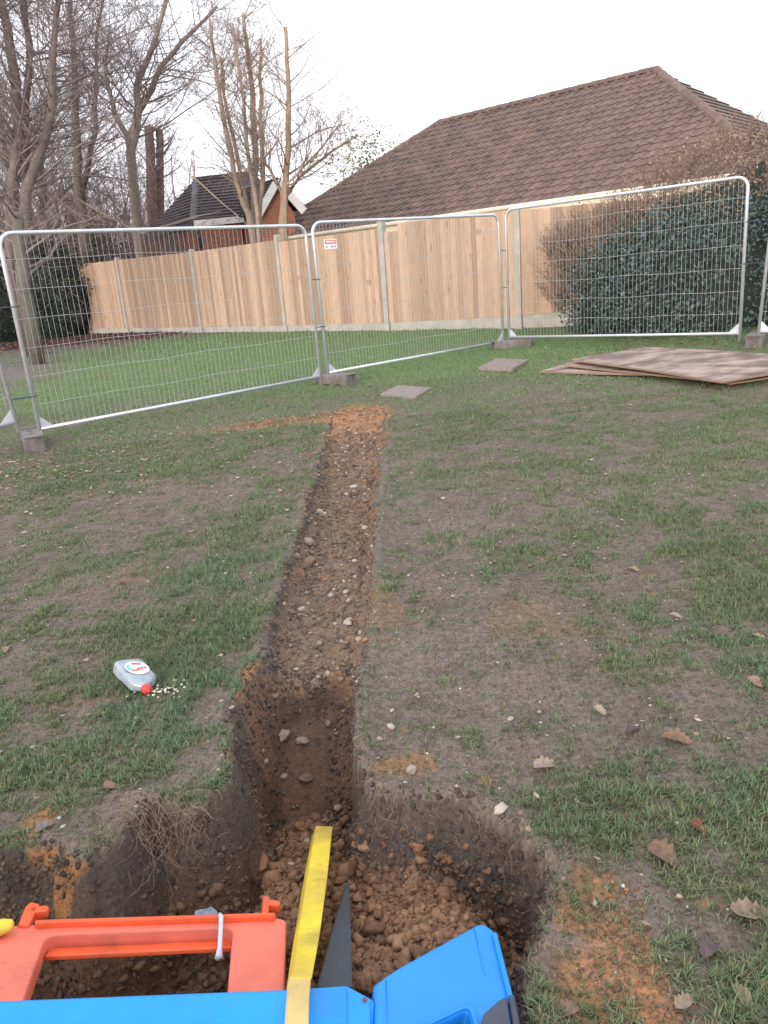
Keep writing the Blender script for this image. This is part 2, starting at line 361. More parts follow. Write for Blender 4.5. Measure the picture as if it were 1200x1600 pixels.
def blob(x, y, px, py, rx, ry, rot=0):
    P = gpx(px, py); dx = x - P[0]; dy = y - P[1]; c, s = math.cos(rot), math.sin(rot)
    u = (dx * c + dy * s) / rx; v = (-dx * s + dy * c) / ry; return np.exp(-(u * u + v * v))
MUD = [(660, 1030, .28, .8, 0, 1.), (720, 960, .5, .6, 0, .9), (700, 800, .6, 1.0, 0, .75), (880, 790, .9, .8, 0, .6), (820, 1110, .45, .35, 0, .85), (980, 870, .5, .4, 0, .6),
       (340, 765, .5, .45, 0, .8), (640, 1130, .18, .4, 0, .9), (180, 1280, .35, .15, 0, .9), (330, 1130, .1, .5, 0, .8), (1000, 1100, .5, .25, 0, .55), (620, 700, .4, 1.2, 0, .7), (800, 690, 1.2, .8, 0, .35),
       (120, 1150, .4, .25, 0, .35), (950, 1440, .14, .2, 0, .9), (960, 1540, .16, .2, 0, 1.0), (870, 1380, .1, .1, 0, .9), (750, 1180, .2, .2, 0, .4), (450, 700, .5, .5, 0, .4), (60, 1000, .4, .4, 0, .3), (1100, 1130, .3, .2, 0, .4), (60, 1290, .3, .1, 0, .8), (20, 820, 1.2, .4, 0, .3)]
def mudfield(x, y):
    m = np.zeros(x.shape)
    for a in MUD: m = np.maximum(m, blob(x, y, a[0], a[1], a[2], a[3], a[4]) * a[5])
    d = np.minimum(terr_d(x, y), 1.0); m = np.maximum(m, np.exp(-(np.clip(d, 0, 1) / .055) ** 2) * np.where(x > -.25, .7, .35))
    return m
def terr_d(x, y):
    sel = (y > .3) & (y < 10.5) & (x > -3.2) & (x < 2.2); r = np.full(x.shape, 3.0)
    r[sel] = np.minimum(sdf(x[sel], y[sel], deep), sdf(x[sel], y[sel], shal)); return r
def grassiness(x, y):
    """0 bare .. 1 thick"""
    n = fbm(x, y, 1.3, 4, 101); n2 = fbm(x, y, 6, 3, 102)
    far = sstep(7.5, 11, y)
    n3_ = fbm(x, y, 17, 3, 103)
    base = .62 + (n - .5) * .9 + (n2 - .5) * 1.5 + (n3_ - .5) * 1.5
    base = base + far * .5 - mudfield(x, y) * .80 * (1 - far * .3)
    base = base + .25 * sstep(.6, 1.6, x) * sstep(3, 1.8, y)
    base = base - .75 * np.exp(-((x + 6.6 + .12 * (y - 15)) / 1.3) ** 2 - ((y - 15.) / 4.5) ** 2)
    leafpile = sstep(4.6, 3.2, np.hypot((x + 7.2) / 1.4, (y - 21.2) / .75)) * .9
    return np.clip(base - leafpile * far, 0, 1)
G = grassiness(fxx, fyy)
def lerp(a, b, t): return a * (1 - t[:, None]) + np.array(b) * t[:, None]
n1 = fbm(fxx, fyy, 2.2, 4, 201); n2 = fbm(fxx, fyy, 14, 4, 202); n3 = fbm(fxx, fyy, 60, 3, 203)
C = np.tile(np.array([.142, .112, .088]), (len(fxx), 1))
C = lerp(C, (.155, .120, .098), sstep(.45, .75, n1))
C = lerp(C, (.078, .064, .052), sstep(.5, .75, n2) * .7); C = lerp(C, (.17, .13, .10), sstep(.6, .8, fbm(fxx, fyy, 30, 3, 222)) * .5)
C = lerp(C, (.110, .130, .064), G * (.5 + .4 * n2))
farg = sstep(8.5, 12, fyy); C = lerp(C, (.110, .175, .066), farg * G * .85)
# bare ground and footpath under the trees on the left
barel = sstep(-6.3, -8.5, fxx + (fbm(fxx, fyy, .8, 3, 301) - .5) * 2.5) * sstep(11, 14, fyy); C = lerp(C, (.13, .105, .105), barel * .85)
path_ = np.exp(-((fxx + 7.2 + .2 * (fyy - 15)) / 1.1) ** 2 - ((fyy - 15.) / 4.) ** 2); C = lerp(C, (.155, .128, .130), sstep(.25, .7, path_ + (n1 - .5) * .5) * .85)
C = lerp(C, (.10, .085, .06), sstep(26, 40, fyy) * .7)
def orange(px, py, rx, ry, s=1., rot=0.):
    global C
    b = blob(fxx, fyy, px, py, rx, ry, rot); t = sstep(.25, .7, b + (n2 - .5) * .9) * s * (CUT > -.06); C = lerp(C, (.30, .145, .062), t)
orange(560, 650, .40, .75, 1.); orange(555, 680, .3, .6, .9); orange(430, 660, .75, .22, .5); orange(395, 1058, .05, .10, 1.); orange(385, 1105, .05, .12, .8)
orange(60, 1290, .05, .07, .9); orange(375, 1180, .04, .1, .6); orange(960, 1560, .12, .16, .95, .5); orange(930, 1430, .11, .14, .7); orange(640, 1200, .1, .06, .6)
orange(990, 1520, .08, .1, .6); orange(830, 970, .2, .2, .25); orange(600, 960, .1, .3, .3); orange(760, 1222, .03, .03, .9); orange(140, 1090, .2, .1, .2); orange(200, 900, .2, .2, .15)
# inside the cut
wl = np.clip(1 - (-DD) / .12, 0, 1) * (DD < 0); dep = -CUT + (n2 - .5) * .05
isin = (np.minimum(DD, DS) < 0)
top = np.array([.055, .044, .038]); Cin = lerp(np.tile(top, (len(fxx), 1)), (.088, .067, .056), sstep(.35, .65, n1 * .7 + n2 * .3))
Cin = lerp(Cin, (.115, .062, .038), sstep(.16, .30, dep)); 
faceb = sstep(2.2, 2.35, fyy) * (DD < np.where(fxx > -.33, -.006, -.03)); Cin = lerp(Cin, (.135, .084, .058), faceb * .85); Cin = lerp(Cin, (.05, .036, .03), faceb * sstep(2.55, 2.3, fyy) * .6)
Cin = lerp(Cin, (.17, .085, .045), sstep(.55, .75, n1) * sstep(.2, .3, dep) * .6)
mnd = (DD < -.085) * sstep(.33, .24, fxx + (n2 - .5) * .1) * sstep(-.50, -.42, fxx) * (fyy < 2.25); Cin = lerp(Cin, (.225, .125, .072), mnd * .85)
shf = (DS < -.02) * (CUT > -.15) * (fyy > 2.7); Cin = lerp(Cin, (.185, .130, .092), shf * .9 * sstep(.3, .6, n2 + .2)); Cin = lerp(Cin, (.25, .13, .065), shf * sstep(.58, .72, n1 * .6 + n2 * .4) * .8)
sand = shf * sstep(6.3, 7.3, fyy + (n2 - .5) * .8); Cin = lerp(Cin, (.34, .165, .07), sand * (.75 + .25 * n3))
ob = np.maximum(blob(fxx, fyy, 62, 1322, .07, .05), blob(fxx, fyy, 105, 1352, .09, .045)); Cin = lerp(Cin, (.27, .135, .055), sstep(.45, .7, ob + (fbm(fxx, fyy, 22, 4, 255) - .5) * 1.8) * .95)
ob2 = blob(fxx, fyy, 400, 1080, .05, .2); Cin = lerp(Cin, (.19, .10, .06), sstep(.45, .75, ob2 + (n2 - .5) * 1.2) * .8)
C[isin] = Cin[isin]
C *= (.72 + .62 * (n3 * (1 - wl) + .5 * wl) + .16 * (n2 - .5) * (1 - wl))[:, None]
me = mesh_np('ground', np.stack([fxx, fyy, Z], 1), quads, np.full(len(quads), 4), smooth=True); set_col(me, C)
wet = me.attributes.new('Wet', 'FLOAT', 'POINT'); wet.data.foreach_set('value', (np.clip(mudfield(fxx, fyy) * 1.1 - .15, 0, 1) * (~isin) * sstep(.35, .6, n1)).astype(np.float32))
prop(link('ground', me, M_ground), 'muddy winter lawn with a dug trench and pit', None, None, 'structure')

# ------------------------------------------------------------------ grass
def blades(name, n, area, wd, ln, seg, label, seed, thr=.18, far=False, flat=False):
    r = np.random.default_rng(seed); x0, x1f, y0, y1 = area
    N2 = int(n * 2.6); u = r.random(N2); y = y0 + (y1 - y0) * u ** .95; half = y * .60 + .35
    x = (r.random(N2) * 2 - 1) * half
    # tufts: pull towards random tuft centres
    cell = .045 if not far else .12
    cx = (np.floor(x / cell) + hash2(np.floor(x / cell), np.floor(y / cell), 5)) * cell; cy = (np.floor(y / cell) + hash2(np.floor(x / cell), np.floor(y / cell), 6)) * cell
    k = .22; x = x * (1 - k) + cx * k; y = y * (1 - k) + cy * k
    g = grassiness(x, y); keep = r.random(N2) < (np.clip((g - .08) * 1.15, 0.10, 1) if not flat else np.full(N2, .5))
    x, y, g = x[keep][:n], y[keep][:n], g[keep][:n]
    z, cut, dd, ds = terrain(x, y); ok = (np.minimum(dd, ds) > .0); x, y, z, g = x[ok], y[ok], z[ok], g[ok]; n = len(x)
    az = r.random(n) * 2 * np.pi; L = ln * (.45 + .9 * r.random(n)) * (.6 + .55 * g); lean = .35 + 1.0 * r.random(n); W = wd * (.6 + .8 * r.random(n))
    if flat: lean = 1.30 + .35 * r.random(n); z = z + .004 + .012 * r.random(n) * g
    dx, dy = np.cos(az), np.sin(az); sx, sy = -dy, dx
    base = np.stack([x, y, z - .004], 1); S = np.stack([sx, sy, np.zeros(n)], 1) * (W / 2)[:, None]
    hmid = np.stack([dx * np.sin(lean * .5), dy * np.sin(lean * .5), np.cos(lean * .5)], 1); htip = np.stack([dx * np.sin(lean * 1.35), dy * np.sin(lean * 1.35), np.cos(lean * 1.35)], 1)
    mid = base + hmid * (L * .5)[:, None]; tip = mid + htip * (L * .5)[:, None]
    tone = fbm(x, y, 1.1, 3, 400); rr = r.random(n)
    c = np.stack([.138 + .070 * tone, .205 + .06 * tone, .100 + .038 * tone], 1) * (.65 + .75 * rr)[:, None]
    blu = sstep(.5, .8, fbm(x, y, 2.5, 3, 410)); c = c * (1 - .35 * blu[:, None]) + np.array([.095, .20, .125]) * .35 * blu[:, None] * 1.3
    straw = r.random(n) < (.13 + .22 * (1 - g)); c[straw] = np.array([.25, .20, .12]) * (.6 + .7 * r.random(straw.sum()))[:, None]
    if far: c = c * np.array([1.0, 1.20, .98])
    if flat:
        pf = np.array([(.21, .165, .115), (.14, .115, .085), (.10, .12, .06), (.28, .24, .18), (.09, .075, .06), (.12, .15, .08)]); c = pf[r.integers(0, 6, n)] * (.7 + .6 * r.random((n, 1)))
    if seg == 2:
        V = np.stack([base - S, base + S, mid + S * .8, mid - S * .8, tip], 1).reshape(-1, 3); b = np.arange(n)[:, None] * 5
        idx = np.concatenate([b + 0, b + 1, b + 2, b + 3, b + 3, b + 2, b + 4], 1).ravel(); sizes = np.tile([4, 3], n); CC = np.repeat(c, 5, 0)
    else:
        V = np.stack([base - S, base + S, tip], 1).reshape(-1, 3); b = np.arange(n)[:, None] * 3; idx = np.concatenate([b, b + 1, b + 2], 1).ravel(); sizes = np.full(n, 3); CC = np.repeat(c, 3, 0)
    m_ = mesh_np(name, V, idx, sizes); set_col(m_, CC); prop(link(name, m_, M_grass), label, 'grass', None, 'stuff')
blades('grass', 150000, (0, 0, 1.0, 3.6), .0030, .034, 2, 'short trampled grass around the pit', 11)
blades('grass', 210000, (0, 0, 3.6, 7.5), .0052, .036, 1, 'patchy worn grass on either side of the trench', 12)
blades('grass', 115000, (0, 0, 7.5, 14.5), .009, .036, 1, 'green lawn around the mesh fence', 13, far=True)
blades('grass', 60000, (0, 0, 14.5, 27), .018, .05, 1, 'green lawn in front of the timber fence', 14, far=True)

blades('flattened_grass', 75000, (0, 0, 1.0, 4.2), .0028, .034, 1, 'flattened dead grass and stalks trodden into the near mud', 15, flat=True)
blades('flattened_grass', 75000, (0, 0, 4.2, 10), .0055, .04, 1, 'flattened dead grass and stalks trodden into the mud further off', 16, flat=True)

# ------------------------------------------------------------------ clods, pebbles, roots, leaf litter
def ico(sub):
    b = bmesh.new(); bmesh.ops.create_icosphere(b, subdivisions=sub, radius=1); V = np.array([v.co[:] for v in b.verts]); Fc = np.array([[v.index for v in f.verts] for f in b.faces]); b.free(); return V, Fc
I1 = ico(1); I2 = ico(2); I3 = ico(3)
def scatter_lumps(name, pos, size, cols, m, base, label, cat, seed, flat=.7, rough=.35):
    V0, F0 = base; n = len(pos); r = np.random.default_rng(seed); nv = len(V0)
    disp = 1 + (r.random((n, nv)) - .5) * 2 * rough * .6
    low = r.normal(size=(n, 3, 3)) * .5; lump = 1 + np.tanh(np.einsum('nij,vj->nvi', low, V0)).mean(2) * rough
    sc3 = np.stack([.75 + .5 * r.random(n), .75 + .5 * r.random(n), flat * (.7 + .6 * r.random(n))], 1)
    P = V0[None] * (disp * lump)[..., None] * sc3[:, None] * size[:, None, None]
    a = r.random(n) * 6.28; ca, sa = np.cos(a)[:, None], np.sin(a)[:, None]
    P = np.stack([P[..., 0] * ca - P[..., 1] * sa, P[..., 0] * sa + P[..., 1] * ca, P[..., 2]], -1) + pos[:, None]
    Fc = (F0[None] + (np.arange(n) * nv)[:, None, None]).reshape(-1, 3)
    m_ = mesh_np(name, P.reshape(-1, 3), Fc, np.full(len(Fc), 3), smooth=False); set_col(m_, np.repeat(cols, nv, 0)); return prop(link(name, m_, m), label, cat, None, 'stuff')
def sample(n, box, cond, seed):
    r = np.random.default_rng(seed); x = box[0] + (box[1] - box[0]) * r.random(n); y = box[2] + (box[3] - box[2]) * r.random(n)
    z, cut, dd, ds = terrain(x, y); k = cond(x, y, cut, dd, ds, r); return np.stack([x, y, z], 1)[k], r
def pal(r, n, cols, jit=.18):
    c = np.array(cols)[r.integers(0, len(cols), n)]; return c * (1 - jit + 2 * jit * r.random((n, 1)))
SOIL = [(.245, .135, .078), (.22, .123, .073), (.26, .14, .078), (.20, .115, .072), (.28, .165, .098)]
p, r = sample(16000, (-.50, .60, 1.0, 2.28), lambda x, y, c, dd, ds, r: (dd < -.085 + .05 * r.random(len(x))) & (x > -.47) & (x < .27 + .05 * r.random(len(x))), 501)
s = .0035 + .011 * r.random(len(p)) ** 4; s = np.where(r.random(len(p)) < .03, s + .010, s); big = s > .0085; p = p - np.stack([0 * s, 0 * s, s * .25], 1)
scatter_lumps('loose_soil', p[big] + [0, 0, .003], s[big], pal(r, big.sum(), SOIL), M_clod, I2, 'heap of crumbly brown clods in the pit', 'soil', 1, .8, 1.0)
scatter_lumps('loose_soil', p[~big], s[~big], pal(r, (~big).sum(), SOIL), M_clod, I1, 'fine crumbs of brown soil between the larger clods', 'soil', 2, .85, .9)
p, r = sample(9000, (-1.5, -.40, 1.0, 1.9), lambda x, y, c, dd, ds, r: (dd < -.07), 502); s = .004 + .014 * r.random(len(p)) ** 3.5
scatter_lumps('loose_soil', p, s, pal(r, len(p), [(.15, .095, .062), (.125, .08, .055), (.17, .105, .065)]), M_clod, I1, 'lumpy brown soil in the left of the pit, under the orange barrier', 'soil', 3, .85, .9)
p, r = sample(60000, (-1.5, .6, 1.0, 3.2), lambda x, y, c, dd, ds, r: (dd < .03) & (dd > -.14), 503); p = p[:4600]; s = .002 + .009 * r.random(len(p)) ** 4
scatter_lumps('loose_soil', p, s, pal(r, len(p), [(.085, .064, .052), (.065, .050, .042), (.12, .085, .065)]), M_clod, I1, 'dark crumbling topsoil along the pit edge', 'soil', 4, .9, .6)
for kk, (a_, b_, cols_, sd_, lab_) in enumerate(((-.16, -.015, [(.095, .073, .060), (.070, .055, .046), (.125, .092, .070)], 601, 'dark crumbs and torn topsoil clinging to the upper pit walls'), (-.38, -.14, [(.145, .095, .066), (.11, .076, .057), (.18, .11, .07)], 602, 'brown crumbs clinging to the lower pit walls'))):
    p, r = sample(260000, (-1.5, .6, 1.0, 3.0), lambda x, y, c, dd, ds, r: (dd < 0) & (dd > -.13) & (c > a_) & (c < b_) & ((y < 2.3) | (r.random(len(x)) < .22)) & (fbm(x, y, 7, 3, 640) > .44), sd_); p = p[:2800]; s = .002 + .008 * r.random(len(p)) ** 3
    p = p - np.stack([0 * s, 0 * s, s * .3], 1); scatter_lumps('loose_soil', p, s, pal(r, len(p), cols_, .3), M_clod, I1, lab_, 'soil', 30 + kk, .9, 1.0)
p, r = sample(90000, (-1.0, .3, 2.5, 9.3), lambda x, y, c, dd, ds, r: (ds < .015) & (dd > -.02) & ((y < 6.9) | (r.random(len(x)) < .25)), 504); p = p[:7500]; s = (.0025 + .010 * r.random(len(p)) ** 4) * (1 + .10 * p[:, 1])
scatter_lumps('trench_rubble', p, s, pal(r, len(p), [(.19, .13, .09), (.16, .11, .078), (.12, .088, .066), (.21, .125, .075), (.17, .135, .11)]), M_clod, I1, 'brown soil and small stones backfilled into the trench', 'rubble', 5, .8, .55)
p, r = sample(60000, (-1.0, .3, 2.0, 7.3), lambda x, y, c, dd, ds, r: (ds < .0) | ((dd < -.06) & (x < .1)), 505); p = p[:650]; s = .003 + .015 * r.random(len(p)) ** 3.5
scatter_lumps('gravel', p + [0, 0, .004], s, pal(r, len(p), [(.32, .25, .195), (.26, .2, .155), (.38, .32, .26), (.22, .155, .11)]), M_pebble, I2, 'small pale pebbles strewn along the trench', 'gravel', 6, .6, .2)
p, r = sample(26000, (-4, 4.5, 1.1, 9), lambda x, y, c, dd, ds, r: (np.minimum(dd, ds) > 0) & (np.abs(x) < y * .6 + .3) & (r.random(len(x)) < .05 + .3 * np.exp(-np.minimum(dd, ds) / .25)), 506); s = .002 + .006 * r.random(len(p)) ** 3
scatter_lumps('gravel', p, s, pal(r, len(p), [(.36, .30, .25), (.26, .2, .16), (.5, .46, .42), (.2, .11, .07)]), M_pebble, I1, 'tiny stones and crumbs scattered over the trampled grass', 'gravel', 7, .6, .2)
p, r = sample(9000, (-.7, .6, 1.15, 1.95), lambda x, y, c, dd, ds, r: (x > .30) & (dd > .01) & (dd < .3) & (y < 1.62) & (np.abs(x - .40 - (1.55 - y) * .22) < .09 * (1 + .6 * r.random(len(x)))) & (fbm(x, y, 9, 3, 88) > .47), 507); s = .0018 + .008 * r.random(len(p)) ** 4; p = p[:1500]; s = s[:1500]
scatter_lumps('spilt_clay', p, s, pal(r, len(p), [(.19, .115, .07), (.15, .095, .065), (.24, .13, .065)]), M_clod, I1, 'crumbled orange clay spilt right of the pit', 'soil', 8, .8, .5)
p, r = sample(9000, (-.22, -.04, .0, .1), lambda x, y, c, dd, ds, r: r.random(len(x)) < .0, 508)
# far orange sand spill crumbs
P0 = gpx(440, 658); r = np.random.default_rng(509); n = 900; x = P0[0] + r.normal(size=n) * .45 + .1; y = P0[1] + r.normal(size=n) * .13 + (x - P0[0]) * .25; z = terrain(x, y)[0]
scatter_lumps('spilt_clay', np.stack([x, y, z], 1), .006 + .016 * r.random(n) ** 3, pal(r, n, [(.22, .125, .078), (.18, .10, .065), (.28, .21, .16)]), M_clod, I1, 'streak of reddish clay crumbs near the mesh fence', 'soil', 9, .6, .5)
# white crumbs by the bottle
r = np.random.default_rng(510); n = 46; px = 262 + r.normal(size=n) * 22; py = 1084 + r.normal(size=n) * 6 - (px - 262) * .1; P = np.array([gpx(a, b) for a, b in zip(px, py)])
P[:, 2] = terrain(P[:, 0], P[:, 1])[0] + .012
scatter_lumps('white_crumbs', P, .003 + .0035 * r.random(n), pal(r, n, [(.72, .70, .62), (.6, .57, .48)], .1), M_pebble, I1, 'small white crumbs spilt beside the bottle cap', 'crumbs', 10, .6, .2)

# roots: thin fibres hanging from the turf edge
mb = MB(); rr = random.Random(5)
def fibre(P, d, L, rad, k=7):
    pts = [Vector(P)]; d = Vector(d)
    for i in range(k):
        d = (d + Vector((rr.uniform(-.8, .8), rr.uniform(-.7, .5), rr.uniform(-.75, .45)))).normalized(); pts.append(pts[-1] + d * L / k)
    mb.tube(pts, [rad * (1 - .6 * i / k) for i in range(k + 1)], 3, False)
for (px, py, nn, L) in [(232, 1262, 90, .20), (215, 1275, 40, .22), (300, 1262, 30, .12), (600, 1240, 36, .10), (650, 1258, 26, .08), (740, 1268, 18, .07), (800, 1305, 24, .08), (850, 1350, 26, .08), (845, 1450, 24, .08), (830, 1520, 26, .09), (362, 1160, 14, .09), (420, 1040, 10, .06), (572, 1228, 26, .09), (838, 1580, 26, .08), (60, 1330, 14, .09)]:
    q = gpx(px, py)
    for i in range(nn):
        x = q[0] + rr.gauss(0, .05); y = q[1] + rr.gauss(0, .035) - .02; z = tz(x, y) + rr.uniform(0, .02)
        fibre((x, y, z), (rr.uniform(-.3, .3), -.6, rr.uniform(-.8, .5)), L * rr.uniform(.4, 1.1), rr.uniform(.0004, .0011))
prop(mb.build('root_fibres', M_root), 'pale roots hanging from the torn turf edge of the pit', 'roots', None, 'stuff')

# leaves
OAK = [(0, -.5), (.06, -.40), (.15, -.36), (.14, -.26), (.24, -.2), (.20, -.08), (.30, .0), (.24, .1), (.29, .2), (.2, .28), (.18, .38), (.07, .44), (0, .5)]
OAK = OAK + [(-a, b) for a, b in OAK[-2:0:-1]]
def oak_leaf(seed, size):
    r = random.Random(seed); n = len(OAK); V = []; tw = r.uniform(-1.5, 1.5); cu = r.uniform(1.2, 3.0); cv = r.uniform(-.6, .9)
    half = OAK[:13]
    for a, b in half:
        for sgn in (1, .5, 0, -.5, -1):
            aa = a * sgn * r.uniform(.85, 1.15); z = cu * aa * aa + cv * b * b * .7 + tw * aa * b * .6 + (.03 if sgn == 0 else 0) + r.uniform(-.012, .012); V.append(Vector((aa, b + abs(sgn) * r.uniform(-.02, .02), z)) * size)
    F_ = [(5 * k + q, 5 * k + q + 1, 5 * k + q + 6, 5 * k + q + 5) for k in range(12) for q in range(4)]
    m_ = mesh_from('fallen_leaf', V, F_, True); return m_
LEAVES = [(1058, 1156, .085, 'large curled brown oak leaf lying below the dark puddled leaves on the right', (.30, .19, .13), 1.2),
    (852, 1197, .075, 'pale ragged oak leaf right of the trench, above the round stone', (.40, .31, .24), 1.9), (938, 1110, .05, 'small pale leaf alone on bare mud right of the trench', (.42, .34, .24), .4),
    (1038, 1342, .085, 'long narrow curled leaf on thick grass right of the pit', (.26, .17, .12), .6), (1172, 1432, .085, 'wide pale leaf at the right edge beside the bottom grass', (.34, .24, .18), 1.5),
    (1108, 1492, .06, 'dark grey-brown leaf in the grass right of the orange clay', (.16, .12, .12), 2.4), (990, 1140, .055, 'dark wet leaf left of the large curled oak leaf', (.14, .11, .11), 2.0),
    (1180, 1068, .06, 'light brown folded leaf at the right edge, level with the trench step', (.38, .26, .18), .2), (1186, 998, .04, 'small round buff leaf near the right edge', (.42, .30, .18), 1.),
    (1056, 966, .045, 'pinkish pale leaf in green grass on the right', (.42, .32, .28), .9), (1068, 1582, .05, 'pale narrow leaf at the bottom right corner', (.40, .30, .22), 2.2),
    (1160, 1570, .05, 'ragged buff leaf in the grass of the bottom right corner', (.36, .27, .19), .1), (173, 1233, .045, 'narrow fallen leaf on the mud left of the pit', (.30, .21, .16), 1.0),
    (990, 893, .05, 'buff leaf lying on worn turf far right of the trench', (.36, .28, .20), .7), (1140, 718, .06, 'dark leaf far out on the lawn at the right', (.16, .11, .11), .5),
    (72, 1300, .055, 'grey stiff leaf beside the orange clay at the left pit edge', (.28, .24, .22), 2.6), (1090, 1300, .05, 'reddish brown leaf in the grass right of the long curled leaf', (.22, .10, .06), .4),
    (195, 912, .06, 'brown leaf on the lawn above the plastic bottle', (.24, .16, .12), 1.1), (10, 1018, .05, 'tan leaf at the left edge of the picture', (.38, .28, .18), .3), (890, 1590, .05, 'tan leaf on the clay at the bottom edge', (.30, .2, .14), 1.8)]
for i, (px, py, sz, lab, c, rot) in enumerate(LEAVES):
    q = gpx(px, py); m_ = oak_leaf(i + 3, sz * 1.15); set_col(m_, np.array(c) * .8 * (.8 + .4 * rng.random((len(m_.vertices), 1))))
    o = link('fallen_leaf', m_, M_leaf, None, (q[0], q[1], tz(q[0], q[1]) + .010)); o.rotation_euler = (.12, -.1, rot); prop(o, lab, 'leaf', 'fallen oak leaves')
# leaf litter (many small)
def litter(name, n, fx, fy, size, cols, label, seed):
    r = np.random.default_rng(seed); x, y = fx(r, n), fy(r, n); z, cut, dd, ds = terrain(x, y); k = np.minimum(dd, ds) > -.0; x, y, z = x[k], y[k], z[k]; n = len(x)
    base = np.array([(a, b, .9 * a * a + .3 * b * b) for a, b in [(0, -.5), (.22, -.2), (.28, .15), (0, .5), (-.28, .15), (-.22, -.2)]])
    s = size * (.4 + r.random(n) ** 2); P = base[None] * s[:, None, None] * (.7 + .6 * r.random((n, 6, 1)))
    a = r.random(n) * 6.28; t = r.normal(size=n) * .35; ct, st = np.cos(t)[:, None], np.sin(t)[:, None]
    X, Y, Zz = P[..., 0] * ct - P[..., 2] * st, P[..., 1], P[..., 0] * st + P[..., 2] * ct
    ca, sa = np.cos(a)[:, None], np.sin(a)[:, None]; P = np.stack([X * ca - Y * sa, X * sa + Y * ca, Zz], -1) + np.stack([x, y, z + .012], 1)[:, None]
    idx = (np.arange(n)[:, None] * 6 + np.array([0, 1, 2, 3, 0, 3, 4, 5])[None]).ravel()
    m_ = mesh_np(name, P.reshape(-1, 3), idx, np.full(2 * n, 4)); set_col(m_, np.repeat(pal(r, n, cols), 6, 0)); prop(link(name, m_, M_leaf), label, 'leaves', None, 'stuff')
TAN = [(.36, .27, .19), (.26, .18, .13), (.42, .35, .28), (.18, .12, .10)]
litter('leaf_litter', 1600, lambda r, n: (r.random(n) * 2 - 1) * 2.4, lambda r, n: 1.2 + 3.5 * r.random(n), .018, TAN, 'small leaf scraps scattered over the near turf', 21)
litter('soil_crumbs', 9000, lambda r, n: (r.random(n) * 2 - 1) * 2.6, lambda r, n: 1.15 + 3.8 * r.random(n), .007, [(.22, .17, .13), (.12, .09, .07), (.30, .25, .20), (.08, .065, .055), (.10, .12, .06)], 'fine crumbs and leaf fragments over the near turf', 27)
litter('leaf_litter', 2600, lambda r, n: (r.random(n) * 2 - 1) * 5.5, lambda r, n: 4.5 + 8 * r.random(n), .03, TAN, 'small leaf scraps scattered over the middle of the lawn', 22)
litter('leaf_litter', 1500, lambda r, n: -2.6 + r.normal(size=n) * .9, lambda r, n: 6.6 + r.normal(size=n) * .6, .035, [(.42, .32, .24), (.34, .24, .18), (.28, .16, .12)], 'tan leaves gathered in front of the left mesh fence', 23)
litter('leaf_heap', 9000, lambda r, n: -7.6 + 2.6 * (r.random(n) * 2 - 1) + r.normal(size=n) * .2, lambda r, n: 21.5 + r.normal(size=n) * .8, .09, [(.16, .07, .06), (.11, .055, .05), (.22, .13, .11), (.08, .045, .045)], 'dark reddish brown leaf heap at the foot of the timber fence', 24)
litter('leaf_litter', 1500, lambda r, n: 4.2 + r.normal(size=n) * 1.2, lambda r, n: 10.9 + r.normal(size=n) * .35, .04, [(.2, .13, .1), (.3, .2, .14), (.14, .09, .08)], 'brown leaves under the evergreen shrub', 25)

# individual stones
def stone(px, py, sz, lab, seed, flat=.7, dz=0., col=None):
    q = gpx(px, py); x, y = q[0], q[1]
    V0, F0 = I3; r = random.Random(seed); off = Vector((seed * 3.1, 1.7 * seed, 0)); V = []
    a, b = r.uniform(.75, 1.0), r.uniform(1.0, 1.3)
    for v in V0:
        k = 1 + .45 * mnoise.noise(Vector(v) * 1.3 + off) + .20 * mnoise.noise(Vector(v) * 3.2 + off); V.append((v[0] * k * a * sz, v[1] * k * b * sz, v[2] * k * flat * sz))
    o = link('stone', mesh_from('stone', V, F0, True), col or M_stone, None, (x, y, tz(x, y) + sz * flat * .25 + dz)); o.rotation_euler = (0, 0, r.uniform(0, 3)); return prop(o, lab, 'stone', 'stones in and beside the trench')
M_stonew = mat('white_flint', (.42, .365, .305), rough=.65, var=.2, scale=30, col2=(.33, .27, .21), bump=.001, bscale=80)
M_stoneb = mat('brown_stone', (.22, .145, .10), rough=.85, var=.3, scale=30, bump=.002, bscale=60)
stone(783, 1277, 0.0176, 'rounded cream flint on the grass above the right corner of the pit', 1, .75, col=M_stonew)
stone(643, 1209, 0.0152, 'round grey pebble beside the orange clay, right of the trench end', 2)
stone(612, 1141, 0.0120, 'cube-like pale stone with a brown stain on mud right of the trench', 3, .9, col=M_stonew)
stone(593, 1157, 0.0112, 'flat grey pebble just left of the cube-like pale stone', 4, .5)
stone(613, 1117, 0.0072, 'tiny white chip on mud above the cube-like stone', 5, .5, col=M_stonew)
stone(540, 943, 0.0192, 'roundest cream flint in the middle of the trench', 6, .7, col=M_stonew)
stone(551, 742, 0.0288, 'wide white flint at the far end of the trench rubble', 7, .6, col=M_stonew)
stone(540, 753, 0.0192, 'white stone just below the wide white flint in the trench', 8, .7, col=M_stonew)
stone(497, 781, 0.0320, 'angular pale stone on the left edge of the trench', 9, .7, col=M_stonew)
stone(479, 829, 0.0320, 'oval buff stone on the left rim of the trench, above the big brown stone', 10, .8)
stone(479, 856, 0.0400, 'big brown stone on the left rim of the trench', 11, .75, col=M_stoneb)
stone(462, 862, 0.0208, 'small brown stone left of the big brown stone', 12, .8, col=M_stoneb)
stone(468, 922, 0.0176, 'cream pebble near the left side of the trench, below the brown stones', 13, .8, col=M_stonew)
stone(569, 802, 0.0176, 'white pebble by the right side of the trench', 14, .7, col=M_stonew)
stone(515, 901, 0.0192, 'flat buff stone in the centre of the trench floor', 15, .5)
